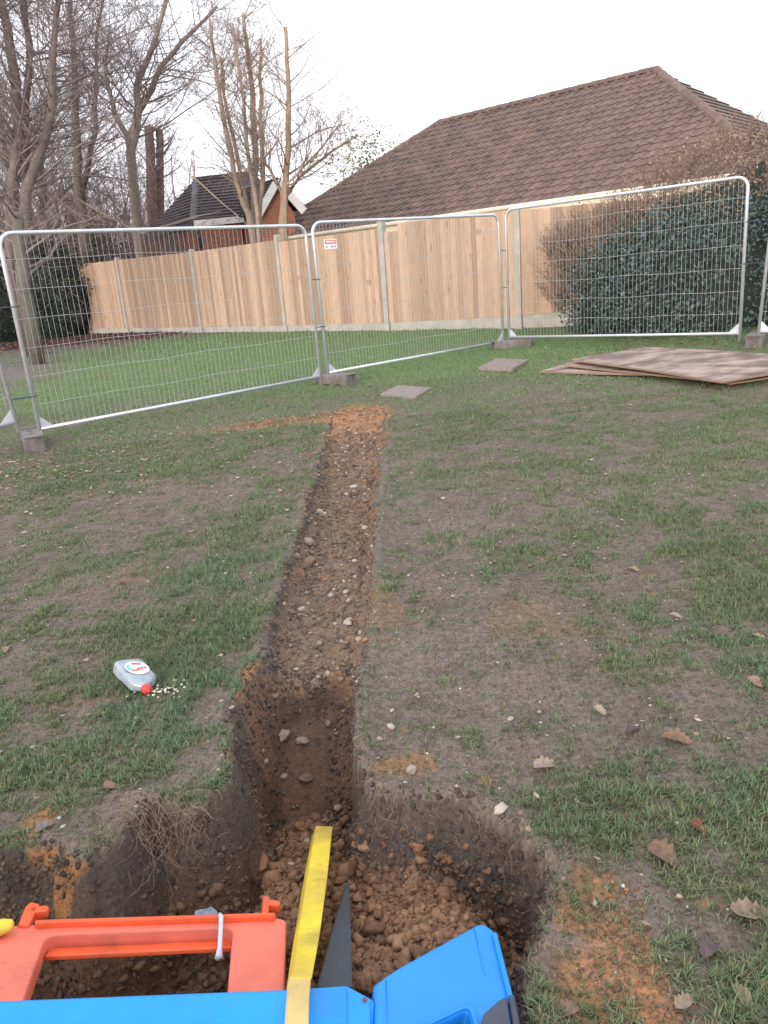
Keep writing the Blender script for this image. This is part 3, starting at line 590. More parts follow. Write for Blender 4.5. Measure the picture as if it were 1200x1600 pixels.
stone(450, 927, 0.0208, 'dull brown pebble left of the cream pebble on the trench floor', 16, .7, col=M_stoneb)
stone(561, 957, 0.0136, 'pale pebble against the right wall of the trench', 17, .8)
stone(555, 1035, 0.0168, 'grey stone lodged on the right of the trench step', 18, .8)
stone(461, 1060, 0.0208, 'buff stone on top of the step where the trench deepens', 19, .6)
stone(432, 1062, 0.0240, 'rounded pinkish stone at the left of the trench step', 20, 1.)
stone(463, 1085, 0.0240, 'brown stone set in the slope under the trench step', 21, .6, col=M_stoneb)
stone(483, 1125, 0.0080, 'small pale pebble pressed into the smooth slope of the cut', 22, .5)
stone(797, 1125, 0.0104, 'small buff stone on bare mud well right of the trench', 23, .6)
stone(213, 1126, 0.0080, 'pale pebble on the grass below the plastic bottle', 24, .6, col=M_stonew)
stone(418, 1222, 0.0144, 'grey stone sticking out of the left wall of the deep cut', 25, .8)

# ------------------------------------------------------------------ wire mesh site fence
def fence_panel(A, B, ztopA, label, tilt=0., plate=False):
    A = Vector(A); B = Vector(B); L = (B - A).xy.length; d = (B - A).normalized()
    t = empty('mesh_fence_panel', A, label, 'fence panel', 'wire mesh site fence panels')
    zax = Vector((0, 0, 1)); X = d; Y = zax.cross(X).normalized(); Zx = zax
    T = Matrix(((X.x, Y.x, Zx.x, 0), (X.y, Y.y, Zx.y, 0), (X.z, Y.z, Zx.z, 0), (0, 0, 0, 1)))   # sheared so the posts stay plumb
    if tilt: T = T @ Matrix.Rotation(tilt, 4, 'Y')
    t.matrix_world = Matrix.Translation(A) @ T; L = (B - A).length
    H = 2.0; r = .021; R_ = .13
    path = [(r, 0, 0), (r, 0, H - R_)] + [(r + R_ * (1 - math.cos(a)), 0, H - R_ + R_ * math.sin(a)) for a in np.linspace(0, math.pi / 2, 8)[1:]]
    path += [(L - r - R_ * (1 - math.cos(a)), 0, H - R_ + R_ * math.sin(a)) for a in np.linspace(math.pi / 2, 0, 8)] + [(L - r, 0, 0)]
    m = MB(); m.tube(path, r, 10); m.build('frame_tube', M_galv, t, True)
    m = MB(); m.tube([(r, 0, .11), (L - r, 0, .11)], r * .9, 10); m.build('bottom_rail', M_galv, t, True)
    for s0, x in ((1, 2 * r), (-1, L - 2 * r)):
        m = MB(); V = [(x - s0 * .012, y, z) for y in (-.003, .003) for z in ()]; w_ = .12
        pts = [(x, .11), (x + s0 * w_, .125), (x + s0 * w_ * .8, .15), (x, .24)]
        V = [(a, -.003, b) for a, b in pts] + [(a, .003, b) for a, b in pts]
        m.add(V, [(0, 1, 2, 3), (7, 6, 5, 4), (0, 4, 5, 1), (1, 5, 6, 2), (2, 6, 7, 3), (3, 7, 4, 0)]); m.build('gusset_plate', M_galv, t)
    m = MB(); rr = random.Random(hash(label) % 97 if False else len(label)); n = 62
    for i in range(1, n):
        x = r + (L - 2 * r) * i / n; jx = rr.uniform(-.004, .004)
        top = H - r if R_ + r < x < L - R_ - r else H - R_ + math.sqrt(max(0, R_ ** 2 - (R_ + r - min(x, L - x)) ** 2))
        m.tube([(x, 0, .11), (x + jx, rr.uniform(-.006, .006), 1.0), (x, 0, top)], .0016, 4, False)
    m.build('upright_wires', M_wire, t)['kind'] = 'stuff'
    for z in (.36, .64, .92, 1.20, 1.48, 1.76):
        m = MB(); k = 24; ph = rr.uniform(0, 6); m.tube([(r + (L - 2 * r) * i / k, .004, z + .010 * math.sin(i * .7 + ph) * math.sin(math.pi * i / k)) for i in range(k + 1)], .0021, 5, False); m.build('cross_wire', M_wire, t)
    if plate:
        m = MB(); m.box(.17, .37, -.012, -.008, 1.67, 1.79); pl = m.build('sign_plate', M_white, t); pl['label'] = 'small white sign plate with a red band'
        m = MB(); m.box(.185, .355, -.015, -.0125, 1.735, 1.778); m.build('red_band', mat('sign_red', (.60, .10, .12), rough=.5), pl)
        m = MB(); m.box(.20, .34, -.0175, -.0155, 1.748, 1.766); m.build('pale_strip', M_white, pl)
        m = MB()
        for a, b in ((.19, .215), (.27, .283), (.29, .305), (.313, .325), (.332, .35)): m.box(a, b, -.015, -.0125, 1.69, 1.71)
        m.build('grey_print', mat('sign_grey', (.35, .33, .38), rough=.5), pl)
    return t
FZ = .03
def gp3(x, y, dz=FZ): return (x, y, float(gbase(x, y)) + dz)
J = [(-3.50, 7.80), (-.66, 10.36), (2.14, 12.48), (4.83, 10.08)]
def off(a, b, d):   # step d from a towards b
    v = Vector((b[0] - a[0], b[1] - a[1])).normalized() * d; return (a[0] + v.x, a[1] + v.y)
j0b = off(J[0], J[1], .05); j1a = off(J[1], J[0], .04); j1b = off(J[1], J[2], .05); j2a = off(J[2], J[1], .03); j2b = off(J[2], J[3], .05); j3a = off(J[3], J[2], .04)
fence_panel(gp3(-6.2, 5.6), (-3.58, 7.72, float(gbase(-3.58, 7.7)) + FZ), 0, 'mesh fence panel cut off by the left edge of the picture', tilt=-.05)
fence_panel(gp3(*j0b), gp3(*j1a, dz=.035), 0, 'mesh fence panel on the left, whole, in front of the timber fence')
fence_panel(gp3(*j1b, dz=.035), gp3(*j2a, dz=.03), 0, 'mesh fence panel in the middle, carrying a small white and red sign', plate=True)
fence_panel(gp3(*j2b), gp3(*j3a, dz=.045), 0, 'mesh fence panel in front of the evergreen shrub')
P4 = gp3(4.92, 9.96, .05); fence_panel(P4, gp3(8.2, 8.9), 0, 'mesh fence panel cut off by the right edge of the picture', tilt=.05)
# black ties between neighbouring posts
def tie(parent, p, ln):
    pass
for (xa, ya), (xb, yb), zs, who in (((-3.61, 7.70), (-3.43, 7.87), (.48, 1.36), 0), ((-.70, 10.33), (-.60, 10.41), (.75, 1.35), 1), ((2.09, 12.46), (2.20, 12.45), (.9, 1.45), 2), ((4.78, 10.10), (4.96, 9.98), (1.0, 1.5), 3)):
    for k, z in enumerate(zs):
        m = MB(); g = float(gbase(xa, ya)); c = Vector(((xa + xb) / 2, (ya + yb) / 2, 0)); h = Vector((xb - xa, yb - ya, 0)) / 2; nrm = Vector((-h.y, h.x, 0)).normalized() * .026
        loop = [c + h * 1.15 * math.cos(a) + nrm * math.sin(a) for a in np.linspace(0, 2 * math.pi, 17)]
        m.tube([(q.x, q.y, g + z) for q in loop], .006, 5, False)
        side = ('left', 'middle', 'rear corner', 'right')[who]; prop(m.build('fence_coupler', M_dgrey), f'{"lower" if k == 0 else "upper"} dark coupler band on the {side} pair of fence posts', 'coupler', 'couplers joining the fence panels')

def fence_foot(x, y, ang, lab, dz=0., tip=0.):
    L, W = .60, .20
    holes = []
    for cx in (-.2, -.07, .07, .2): holes.append([(cx + .035 * math.cos(a), .035 * math.sin(a)) for a in np.linspace(0, 2 * math.pi, 13)[:-1]])
    outer = round_poly([(-L / 2, -W / 2), (L / 2, -W / 2), (L / 2, W / 2), (-L / 2, W / 2)], .03, 3)
    t = empty('ballast_block', (x, y, float(gbase(x, y)) + dz), lab, 'fence block', 'concrete blocks under the mesh fence', ang); t.rotation_euler = (0, tip, ang)
    shape2d('block_body', [outer] + holes, .13, .008, Matrix.Translation((0, 0, .075)), M_block, t)
    for s0 in (-1, 1):
        m = MB(); m.box(s0 * .31 - .035, s0 * .31 + .035, -.085, .085, .1395, .150); m.build('raised_rim', M_block, t)
    for s0 in (-1, 1): m = MB(); m.box(s0 * .27 - .05, s0 * .27 + .05, -.10, .10, -.02, .012); m.build('base_pad', M_block, t)
fa = math.atan2(J[1][1] - J[0][1], J[1][0] - J[0][0]) - math.pi / 2
fence_foot(-3.47, 7.70, fa - .30, 'grey fence block at the left, under the first pair of posts')
fence_foot(-.52, 10.30, fa + .12, 'grey fence block beside the far end of the trench')
fence_foot(2.22, 12.36, fa + .9, 'flat grey fence block at the rear corner of the mesh fence', dz=-.04)
fence_foot(4.93, 9.97, fa - 1.3 + math.pi, 'grey fence block behind the plywood sheets', dz=-.01)

# ------------------------------------------------------------------ paving slabs, plywood
def slab(cs, th, lab, name='paving_slab', m=M_slab, cat='slab', z=None, group=None, dz=0.0):
    P = [gpx(*c)[:2] for c in cs]; ctr = np.mean(P, 0); zz = z if z is not None else tz(*ctr) + .010 + dz
    outer = round_poly([tuple(p - ctr) for p in P], .02, 2)
    o = shape2d(name, [outer], th, .004, Matrix.Identity(4), m, None, 1); o.location = (ctr[0], ctr[1], zz); return prop(o, lab, cat, group)
slab([(594, 619), (650, 623), (674, 608), (622, 605)], .04, 'brownish concrete slab lying on the lawn at the head of the trench', group='loose slabs on the lawn')
slab([(747, 581), (800, 582), (826, 565), (776, 563)], .05, 'grey concrete slab lying on the lawn behind the first one, nearer the rear fence block', group='loose slabs on the lawn', dz=.005)
def ply(cs, th, lab, bend=0.):
    """sheet over 4 corners with own heights, slight sag, real thickness"""
    c = [Vector(q) for q in cs]; n = 12; V = []; Fc = []
    for lay in (1, 0):
        for j in range(n + 1):
            for i in range(n + 1):
                u, v = i / n, j / n; p = (c[0] * (1 - u) + c[1] * u) * (1 - v) + (c[3] * (1 - u) + c[2] * u) * v
                z = p.z + bend * (math.sin(math.pi * u) * .6 + math.sin(math.pi * v) * .4) + mnoise.noise(Vector((p.x * .8, p.y * .8, len(lab)))) * .012; V.append((p.x, p.y, z - (0 if lay else th)))
    m1 = (n + 1) ** 2
    for j in range(n):
        for i in range(n):
            a = j * (n + 1) + i; Fc.append((a, a + 1, a + n + 2, a + n + 1)); Fc.append((m1 + a, m1 + a + n + 1, m1 + a + n + 2, m1 + a + 1))
    ring = [i for i in range(n)] + [n + j * (n + 1) for j in range(n)] + [n * (n + 1) + n - i for i in range(n)] + [(n - j) * (n + 1) for j in range(n)]
    for k in range(len(ring)): a, b = ring[k], ring[(k + 1) % len(ring)]; Fc.append((b, a, m1 + a, m1 + b))
    ctr = sum(c, Vector()) / 4; me_ = mesh_from('plywood_sheet', [(v[0] - ctr.x, v[1] - ctr.y, v[2] - ctr.z) for v in V], Fc)
    me_.materials.append(M_ply); me_.materials.append(M_plye)
    for f in me_.polygons:
        if f.index >= 2 * n * n: f.material_index = 1
    prop(link('plywood_sheet', me_, None, None, ctr), lab, 'plywood', 'plywood sheets stacked on the lawn')
def gq(px, py, h): return tuple(gpx(px, py, h))
ply([gq(842, 580, .04), gq(1060, 586, .045), gq(1090, 556, .045), gq(925, 556, .04)], .02, 'bottom plywood sheet, darkest and reaching furthest left')
ply([gq(880, 570, .08), gq(1142, 598, .06), gq(1290, 575, .07), gq(1010, 549, .10)], .02, 'middle plywood sheet, showing only a pale left strip and its front corner')
ply([gq(893, 562, .13), gq(1128, 596, .10), gq(1330, 565, .12), gq(1016, 541, .18)], .02, 'top plywood sheet, broad and stained with mud', .02)

# ------------------------------------------------------------------ timber fence
POST = [(-9.13, 24.58), (-6.81, 22.5), (-4.23, 20.12), (-1.87, 17.93), (.38, 15.78), (2.71, 14.26), (5.35, 13.2)]
TOPZ = [2.56, 2.53, 2.48, 2.49, 2.48, 2.48, 2.44]; BASEZ = [.58, .56, .53, .52, .53, .55, .72]
wf = empty('timber_fence', (POST[0][0], POST[0][1], .5), 'long pale featheredge timber fence with concrete posts', 'fence')
wf.location = (0, 0, 0)
rb = random.Random(3); board_cache = {}
def board_mesh(h, lean):
    m = MB(); V = [(-.062, 0, 0), (.062, -.004, 0), (.062, .006, 0), (-.062, .018, 0)]
    V = [(-.059, -.034, 0), (.059, -.004, 0), (.060, .002, 0), (-.060, .002, 0)]; m.add([*V, *[(a, b, h) for a, b, _ in V]], [(0, 3, 2, 1), (4, 5, 6, 7), (0, 1, 5, 4), (1, 2, 6, 5), (2, 3, 7, 6), (3, 0, 4, 7)])
    return m.mesh('board')
for k in range(6):
    a = Vector((*POST[k], 0)); b = Vector((*POST[k + 1], 0)); d = (b - a).normalized(); L = (b - a).length; nrm = Vector((d.y, -d.x, 0)); ang = math.atan2(d.y, d.x)
    gb = MB(); za, zb = BASEZ[k], BASEZ[k + 1]
    P = [a + d * .06, b - d * .06]; V = []
    for q, z in ((P[0], za), (P[1], zb)):
        for o_, zz in ((-.02, -.12), (.03, -.12), (.03, .14), (-.02, .14)): p3 = q + nrm * o_; V.append((p3.x, p3.y, z + zz - .03))
    gb.add(V, [(0, 1, 2, 3), (7, 6, 5, 4), (0, 4, 5, 1), (1, 5, 6, 2), (2, 6, 7, 3), (3, 7, 4, 0)]); gb.build('gravel_board', M_conc, wf)
    for hz in (.45, 1.1, 1.7):
        rl = MB(); rl.beam(a + d * .05 - nrm * .035 + Vector((0, 0, za + hz)), b - d * .05 - nrm * .035 + Vector((0, 0, zb + hz)), .05, .08); rl.build('rail', M_timber, wf)
    nb = int(round((L - .12) / .103))
    for i in range(nb):
        u = (.06 + .0515 + (L - .12 - .103) * i / (nb - 1)) / L; q = a + (b - a) * u; z0 = za + (zb - za) * u + .112; z1 = TOPZ[k] + (TOPZ[k + 1] - TOPZ[k]) * u - .03
        if k == 3 : z1 -= .05
        if k == 4: z1 += .02
        if k == 4 and i < 3: z1 -= .13
        h = z1 - z0 + rb.uniform(-.006, .006); hk = round(h, 2)
        if hk not in board_cache: board_cache[hk] = board_mesh(hk, 0)
        o = link('board', board_cache[hk], M_timber, wf, (q.x + nrm.x * .0, q.y + nrm.y * .0, z0)); o.rotation_euler = (rb.uniform(-.004, .004), rb.uniform(-.003, .003), ang)
        o.location += nrm * rb.uniform(.006, .012)
    cap = None
for k, (x, y) in enumerate(POST):
    if k == 6: continue
    d = Vector((*POST[min(k + 1, 6)], 0)) - Vector((*POST[max(k - 1, 0)], 0)); ang = math.atan2(d.y, d.x)
    m = MB(); z0, z1 = BASEZ[k] - .2, TOPZ[k] + .04 + (.04 if k in (3, 4) else 0)
    m.add([(-.055, -.055, z0), (.055, -.055, z0), (.055, .055, z0), (-.055, .055, z0), (-.055, -.055, z1 - .02), (.055, -.055, z1 - .02), (.055, .055, z1 - .02), (-.055, .055, z1 - .02), (-.035, -.035, z1), (.035, -.035, z1), (.035, .035, z1), (-.035, .035, z1)],
          [(0, 3, 2, 1), (0, 1, 5, 4), (1, 2, 6, 5), (2, 3, 7, 6), (3, 0, 4, 7), (4, 5, 9, 8), (5, 6, 10, 9), (6, 7, 11, 10), (7, 4, 8, 11), (8, 9, 10, 11)])
    o = m.build('concrete_post', M_conc, wf); o.location = (x, y, 0); o.location += Vector((d.y, -d.x, 0)).normalized() * .02; o.rotation_euler = (0, 0, ang)

# ------------------------------------------------------------------ main house (hipped tiled roof)
def dirh(px):    # horizontal direction of the horizon point at image column px
    d = ray(px, 435 + (600 - px) * math.tan(ROLL)); v = Vector((d[0], d[1], 0)); return v.normalized()
e = -dirh(-714); e = Vector((e.x, e.y, 0))                       # along the eave, left to right
nrm = Vector((-e.y, e.x, 0));                                    # away from the camera
if nrm.y < 0: nrm = -nrm
ZE = 2.95
E1 = at_z(933, 303, ZE)
HD = 4.6
def on_vplane(px, py, Q, n):
    d = Vector(ray(px, py)); o = Vector((0, 0, CAM_Z)); t = (Q - o).dot(n) / d.dot(n); return o + d * t
RR = on_vplane(1025, 112, E1 + nrm * HD, nrm); RL = on_vplane(688, 190, E1 + nrm * HD, nrm); ZR = (RR.z + RL.z) / 2 
RR.z = RL.z = ZR
def along(P): return (P - E1).dot(e)
aR, aL = along(RR), along(RL)
X0, X1 = aL - HD * 1.0, aR + HD * 1.0
def HP(a, b, z): v = E1 + e * a + nrm * b; return Vector((v.x, v.y, z))
print('main roof', 'ridge z', round(ZR, 2), 'aL', round(aL, 2), 'aR', round(aR, 2), 'e', e[:], 'E1', E1[:])
house = empty('brick_bungalow', HP((X0 + X1) / 2, HD, .6), 'large bungalow with a broad brown tiled hip roof', 'house')
def child_world(o, par):
    o.parent = par; o.matrix_parent_inverse = par.matrix_world.inverted(); return o
bpy.context.view_layer.update()
def wall_uv(name, quads_, m, parent):
    V = []; Fc = []; UV = []
    for q in quads_:
        n0 = len(V); q = [Vector(p) for p in q]; V += q; Fc.append(tuple(range(n0, n0 + len(q)))); d = (q[1] - q[0]).normalized()
        d = Vector((d.x, d.y, 0)).normalized() if d.xy.length > .1 else Vector((1, 0, 0)); UV += [((p - q[0]).dot(d), p.z) for p in q]
    me_ = mesh_from(name, V, Fc); uv = me_.uv_layers.new(name='UVMap')
    for l in me_.loops: uv.data[l.index].uv = UV[l.vertex_index]
    o = link(name, me_, m); bpy.context.view_layer.update(); return child_world(o, parent)
ov = .45
wall_uv('wall', [[HP(X0 + ov, ov, 0), HP(X1 - ov, ov, 0), HP(X1 - ov, ov, ZE - .05), HP(X0 + ov, ov, ZE - .05)], [HP(X1 - ov, ov, 0), HP(X1 - ov, 2 * HD - ov, 0), HP(X1 - ov, 2 * HD - ov, ZE - .05), HP(X1 - ov, ov, ZE - .05)],
                 [HP(X0 + ov, 2 * HD - ov, 0), HP(X0 + ov, ov, 0), HP(X0 + ov, ov, ZE - .05), HP(X0 + ov, 2 * HD - ov, ZE - .05)], [HP(X1 - ov, 2 * HD - ov, 0), HP(X0 + ov, 2 * HD - ov, 0), HP(X0 + ov, 2 * HD - ov, ZE - .05), HP(X1 - ov, 2 * HD - ov, ZE - .05)]], M_brick, house)
A_, B_, C_, D_ = HP(X0, 0, ZE), HP(X1, 0, ZE), HP(X1, 2 * HD, ZE), HP(X0, 2 * HD, ZE); RLp, RRp = HP(aL, HD, ZR), HP(aR, HD, ZR)
dn = Vector((0, 0, -.03))
ov_ = [v + dn for v in (A_, B_, C_, D_, RLp, RRp)]
roofo = link('roof', mesh_from('roof', ov_, [(0, 1, 5, 4), (1, 2, 5), (2, 3, 4, 5), (3, 0, 4), (0, 3, 2, 1)]), M_tilestuff); child_world(roofo, house)
m = MB(); m.beam(A_ - nrm * .02 + Vector((0, 0, -.1)), B_ - nrm * .02 + Vector((0, 0, -.13)), .03, .24); child_world(m.build('fascia_board', M_creamgut), house)
m = MB(); m.tube([A_ - nrm * .09 + Vector((0, 0, -.03)), B_ - nrm * .09 + Vector((0, 0, -.03))], .055, 8); child_world(m.build('gutter', M_creamgut), house)
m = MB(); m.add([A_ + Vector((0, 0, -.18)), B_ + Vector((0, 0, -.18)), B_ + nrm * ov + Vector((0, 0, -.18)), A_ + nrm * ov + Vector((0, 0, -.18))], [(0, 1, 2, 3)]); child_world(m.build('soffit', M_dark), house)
# interlocking tiles on the face towards the camera
SL = math.hypot(HD, ZR - ZE); gauge = .30; tw = .30; rows = int(SL / gauge); us = (nrm * HD + Vector((0, 0, ZR - ZE))) / SL; un = e.cross(us).normalized()
if un.z < 0: un = -un
prof = [(0, .0), (.06, .0), (.10, .012), (.20, .012), (.225, .040), (.275, .040), (.30, .0)]
def tile_verts(a0, s0, clampL, clampR, jit):
    V = []; s1 = s0 + gauge + .05
    for ss, lift in ((s0, .040), (s1, .008)):
        for u, h in prof:
            a = min(max(a0 + u * tw / .30, clampL(min(ss, SL))), clampR(min(ss, SL))); s_ = min(ss, SL); V.append(A0 + e * a + us * s_ + un * (h + lift + jit * (ss == s0)))
    for u, h in prof:
        a = min(max(a0 + u * tw / .30, clampL(s0)), clampR(s0)); V.append(A0 + e * a + us * s0 + un * (h + .002))
    n = len(prof); Fc = [(i, i + 1, n + i + 1, n + i) for i in range(n - 1)] + [(2 * n + i, 2 * n + i + 1, i + 1, i) for i in range(n - 1)]; return V, Fc
A0 = HP(0, 0, ZE)
cl = lambda s_: X0 + (aL - X0) * s_ / SL
cr = lambda s_: X1 + (aR - X1) * s_ / SL
cands = []; rt = random.Random(4)
for rI in range(rows + 1):
    s0 = rI * gauge - .05; off_ = 0
    for cI in range(int((X0) / tw) - 1, int(X1 / tw) + 1):
        a0 = cI * tw + off_
        if a0 + tw <= cl(max(s0, 0)) or a0 >= cr(max(s0, 0)): continue
        P = A0 + e * (a0 + .15) + us * (s0 + .15); v = P - Vector((0, 0, CAM_Z)); zc = v.dot(Vector(_F)); px = 600 + F_PX * v.dot(Vector(_R)) / zc; py = 800 - F_PX * v.dot(Vector(_U)) / zc
        vis = (440 < px < 1200) and (0 < py) and (a0 < 14)
        if a0 > 16: continue
        cands.append((zc if (vis and not (px > 960 and py > 285 - (px - 960) * .15)) else zc + 100, a0, s0))
cands.sort(); stuffm = MB(); jm = 0
for i, (zc, a0, s0) in enumerate(cands):
    V, Fc = tile_verts(a0, s0, cl, cr, rt.uniform(-.003, .005))
    if i < 300:
        c = sum(V, Vector()) / len(V); o = link('tile', mesh_from('tile', [v - c for v in V], Fc), M_tile, None, c); child_world(o, house)
    else: stuffm.add(V, Fc)
o = stuffm.build('tiles', M_tilestuff); child_world(o, house); o['kind'] = 'stuff'
# end hip face: courses as stepped strips
m = MB()
for rI in range(rows):
    s0, s1 = rI * gauge, (rI + 1) * gauge + .03
    def hp(s_, b): f = s_ / SL; return B_ * (1 - f) + RRp * f if b else C_ * (1 - f) + RRp * f
    f0, f1 = min(s0 / SL, 1), min(s1 / SL, 1); p0, p1, q0, q1 = B_.lerp(RRp, f0), C_.lerp(RRp, f0), B_.lerp(RRp, f1), C_.lerp(RRp, f1); n2_ = (e * HD + Vector((0, 0, HD))).normalized() * .04
    m.add([p0 + n2_, p1 + n2_, q1 + n2_ * .2, q0 + n2_ * .2, p0, p1], [(0, 1, 2, 3), (4, 5, 1, 0)])
o = m.build('hip_courses', M_tilestuff); child_world(o, house); o['kind'] = 'stuff'
def ridge_line(P, Q, nm, lab=None, step=.45):
    n = int((Q - P).length / step); d = (Q - P).normalized(); sd = d.cross(Vector((0, 0, 1))).normalized(); up = sd.cross(d)
    for i in range(n):
        m = MB(); V = []
        for t, rr_ in ((0, .135), (1, .12)):
            q = P + d * ((i + t * 1.06) * step) + up * (-.02)
            for a in np.linspace(0, math.pi, 7): V.append(q + sd * math.cos(a) * rr_ + up * math.sin(a) * rr_)
        m.add(V, [(j, j + 1, j + 8, j + 7) for j in range(6)]); m.add([V[j] for j in range(7)], [tuple(range(7))]); child_world(m.build(nm, M_tile), house)
ridge_line(RLp, RRp, 'ridge_tile'); ridge_line(RRp, B_, 'hip_tile'); ridge_line(RLp, A_, 'hip_tile')

# ------------------------------------------------------------------ small brick house
D0 = 28.0
cz = at_dist(302, 345, D0)                                     # eave corner
ZE2 = cz.z; eR = dirh(1500) * 1.0; eR = Vector((.97, -.24, 0)).normalized(); eL = Vector((-.55, .835, 0)).normalized()
sh = empty('brick_house', (cz.x, cz.y, .55), 'small orange brick house with a dark roof and white bargeboards behind the fence', 'house'); bpy.context.view_layer.update()
def Q(a, b, z): v = cz + eR * a + eL * b; return Vector((v.x, v.y, z))
WR, WL = 1.8, 6.5; RH = 1.5; zw = ZE2 - .12
wall_uv('wall', [[Q(.25, .25, 0), Q(WR, .25, 0), Q(WR, .25, zw), Q(.25, .25, zw)], [Q(.25, WL, 0), Q(.25, .25, 0), Q(.25, .25, zw), Q(.25, WL, zw)]], M_brick, sh)
# hip roof: ridge runs parallel to the right-hand eave
apx = Q(1.35, 2.5, ZE2 + RH); apx2 = Q(3.5, 2.5, ZE2 + RH)
def strips(P0, P1, T0, T1, n, m_, nm, par):
    m = MB()
    nn = (P1 - P0).cross(T0 - P0).normalized(); nn = nn if nn.z > 0 else -nn
    for i in range(n):
        f0, f1 = i / n, (i + 1) / n + .01; a, b, c, d = P0.lerp(T0, f0), P1.lerp(T1, f0), P1.lerp(T1, min(f1, 1)), P0.lerp(T0, min(f1, 1)); m.add([a + nn * .05, b + nn * .05, c, d, a, b], [(0, 1, 2, 3), (4, 5, 1, 0)])
    o = m.build(nm, m_); child_world(o, par); o['kind'] = 'stuff'; return o
r1 = MB(); r1.add([Q(0, 0, ZE2 - .03), Q(3.6, 0, ZE2 - .03), apx2 + dn, apx + dn, Q(0, 5, ZE2 - .03), Q(3.6, 5, ZE2 - .03)], [(0, 1, 2, 3), (4, 0, 3), (5, 4, 3, 2)]); rf = r1.build('roof', M_slate); child_world(rf, sh)
strips(Q(0, 0, ZE2), Q(WR + .6, 0, ZE2), apx, Q(2.4, 2.5, ZE2 + RH), 14, M_slate, 'slate_courses', sh)
strips(Q(0, 5, ZE2), Q(0, 0, ZE2), apx, apx + Vector((.001, 0, 0)), 14, M_slate, 'slate_courses', sh)
m = MB(); m.beam(Q(0, 0, ZE2), apx, .22, .1); child_world(m.build('hip_capping', mat('lead_grey', (.13, .13, .15), rough=.7)), sh)
m = MB(); m.beam(apx, apx2, .22, .1); child_world(m.build('ridge_capping', M_slate), sh)
m = MB(); m.beam(Q(0, -.03, ZE2 - .1), Q(WR, -.03, ZE2 - .1), .05, .2); child_world(m.build('fascia_board', M_white), sh)
m = MB(); m.beam(Q(-.03, 5.2, ZE2 - .1), Q(-.03, 0, ZE2 - .1), .05, .16); child_world(m.build('fascia_board', M_dgrey), sh)
m = MB(); m.tube([Q(.1, .1, ZE2 - .15), Q(.16, .12, ZE2 - .5), Q(.16, .14, 0)], .07, 8); child_world(m.build('downpipe', M_dark), sh)
# projecting gable wing
gA = Q(WR - .05, -.9, ZE2 - .12); apxg = on_vplane(428, 284, Q(WR, -.9, 0), Vector((-eR.y, eR.x, 0)).normalized()); gw = (apxg - gA).dot(eR); gB = gA + eR * 2 * gw; hv = apxg.z - ZE2 + .12
G0, G1 = gA.copy(), gB.copy(); back = eL * 5
wall_uv('gable_wall', [[Vector((G0.x, G0.y, 0)) + eR * .2, Vector((G1.x, G1.y, 0)) - eR * .2, G1 - eR * .2, apxg - Vector((0, 0, .12)), G0 + eR * .2]], M_brick, sh)
wall_uv('gable_side_wall', [[Vector((G0.x, G0.y, 0)) + eR * .2 + back, Vector((G0.x, G0.y, 0)) + eR * .2, G0 + eR * .2, G0 + eR * .2 + back]], M_brick, sh)
fwd = -eL * .25
for P, nm in ((G0, 'bargeboard'), (G1, 'bargeboard')):
    m = MB(); m.beam(P + fwd, apxg + fwd, .05, .24); child_world(m.build(nm, M_white), sh)
strips(G0 + fwd + Vector((0, 0, .08)) - eR * .1, G0 + back + Vector((0, 0, .08)) - eR * .1, apxg + fwd + Vector((0, 0, .1)), apxg + back + Vector((0, 0, .1)), 12, M_slate, 'slate_courses', sh)
strips(G1 + fwd + Vector((0, 0, .08)) + eR * .1, G1 + back + Vector((0, 0, .08)) + eR * .1, apxg + fwd + Vector((0, 0, .1)), apxg + back + Vector((0, 0, .1)), 12, M_slate, 'slate_courses', sh)
print('small house', ZE2, gw, apxg[:])

# ------------------------------------------------------------------ bare trees
class Tree:
    def __init__(s, seed): s.r = random.Random(seed); s.trunk = MB(); s.crown = MB(); s.n = 0
    def branch(s, p, d, L, rad, lev, maxlev, kids, spread, up, wob, mb=None, tipf=.3, k=None, shrink=.55):
        r = s.r; k = k or (6 if lev < 2 else 4 if lev == 2 else 2); pts = [Vector(p)]; dirs = []; d = Vector(d).normalized()
        for i in range(k):
            d = (d + Vector((r.gauss(0, wob), r.gauss(0, wob), r.gauss(0, wob) + up))).normalized(); dirs.append(d.copy()); pts.append(pts[-1] + d * L / k)
        rads = [rad * (1 - (1 - tipf) * i / k) for i in range(k + 1)]; tgt = mb or (s.trunk if lev == 0 else s.crown)
        tgt.tube(pts, rads, 9 if lev == 0 else 6 if lev == 1 else 4 if lev == 2 else 3, lev < 2); s.n += 1
        if lev >= maxlev: return pts
        nk = kids[lev]
        for i in range(nk):
            t = r.uniform(.18 if lev else .3, 1.0) * k; j = min(int(t), k - 1); q = pts[j].lerp(pts[j + 1], t - j); dd = dirs[j]
            o_ = dd.orthogonal().normalized(); o_.rotate(Matrix.Rotation(r.uniform(0, 6.283), 3, dd)); nd = (dd * (1 - spread) + o_ * spread * r.uniform(.7, 1.3)).normalized()
            s.branch(q, nd, L * shrink * r.uniform(.6, 1.2) * (1 - .35 * t / k), max(rads[j] * r.uniform(.28, .5), .0045), lev + 1, maxlev, kids, spread, up, wob, None, .3, None, shrink)
        return pts
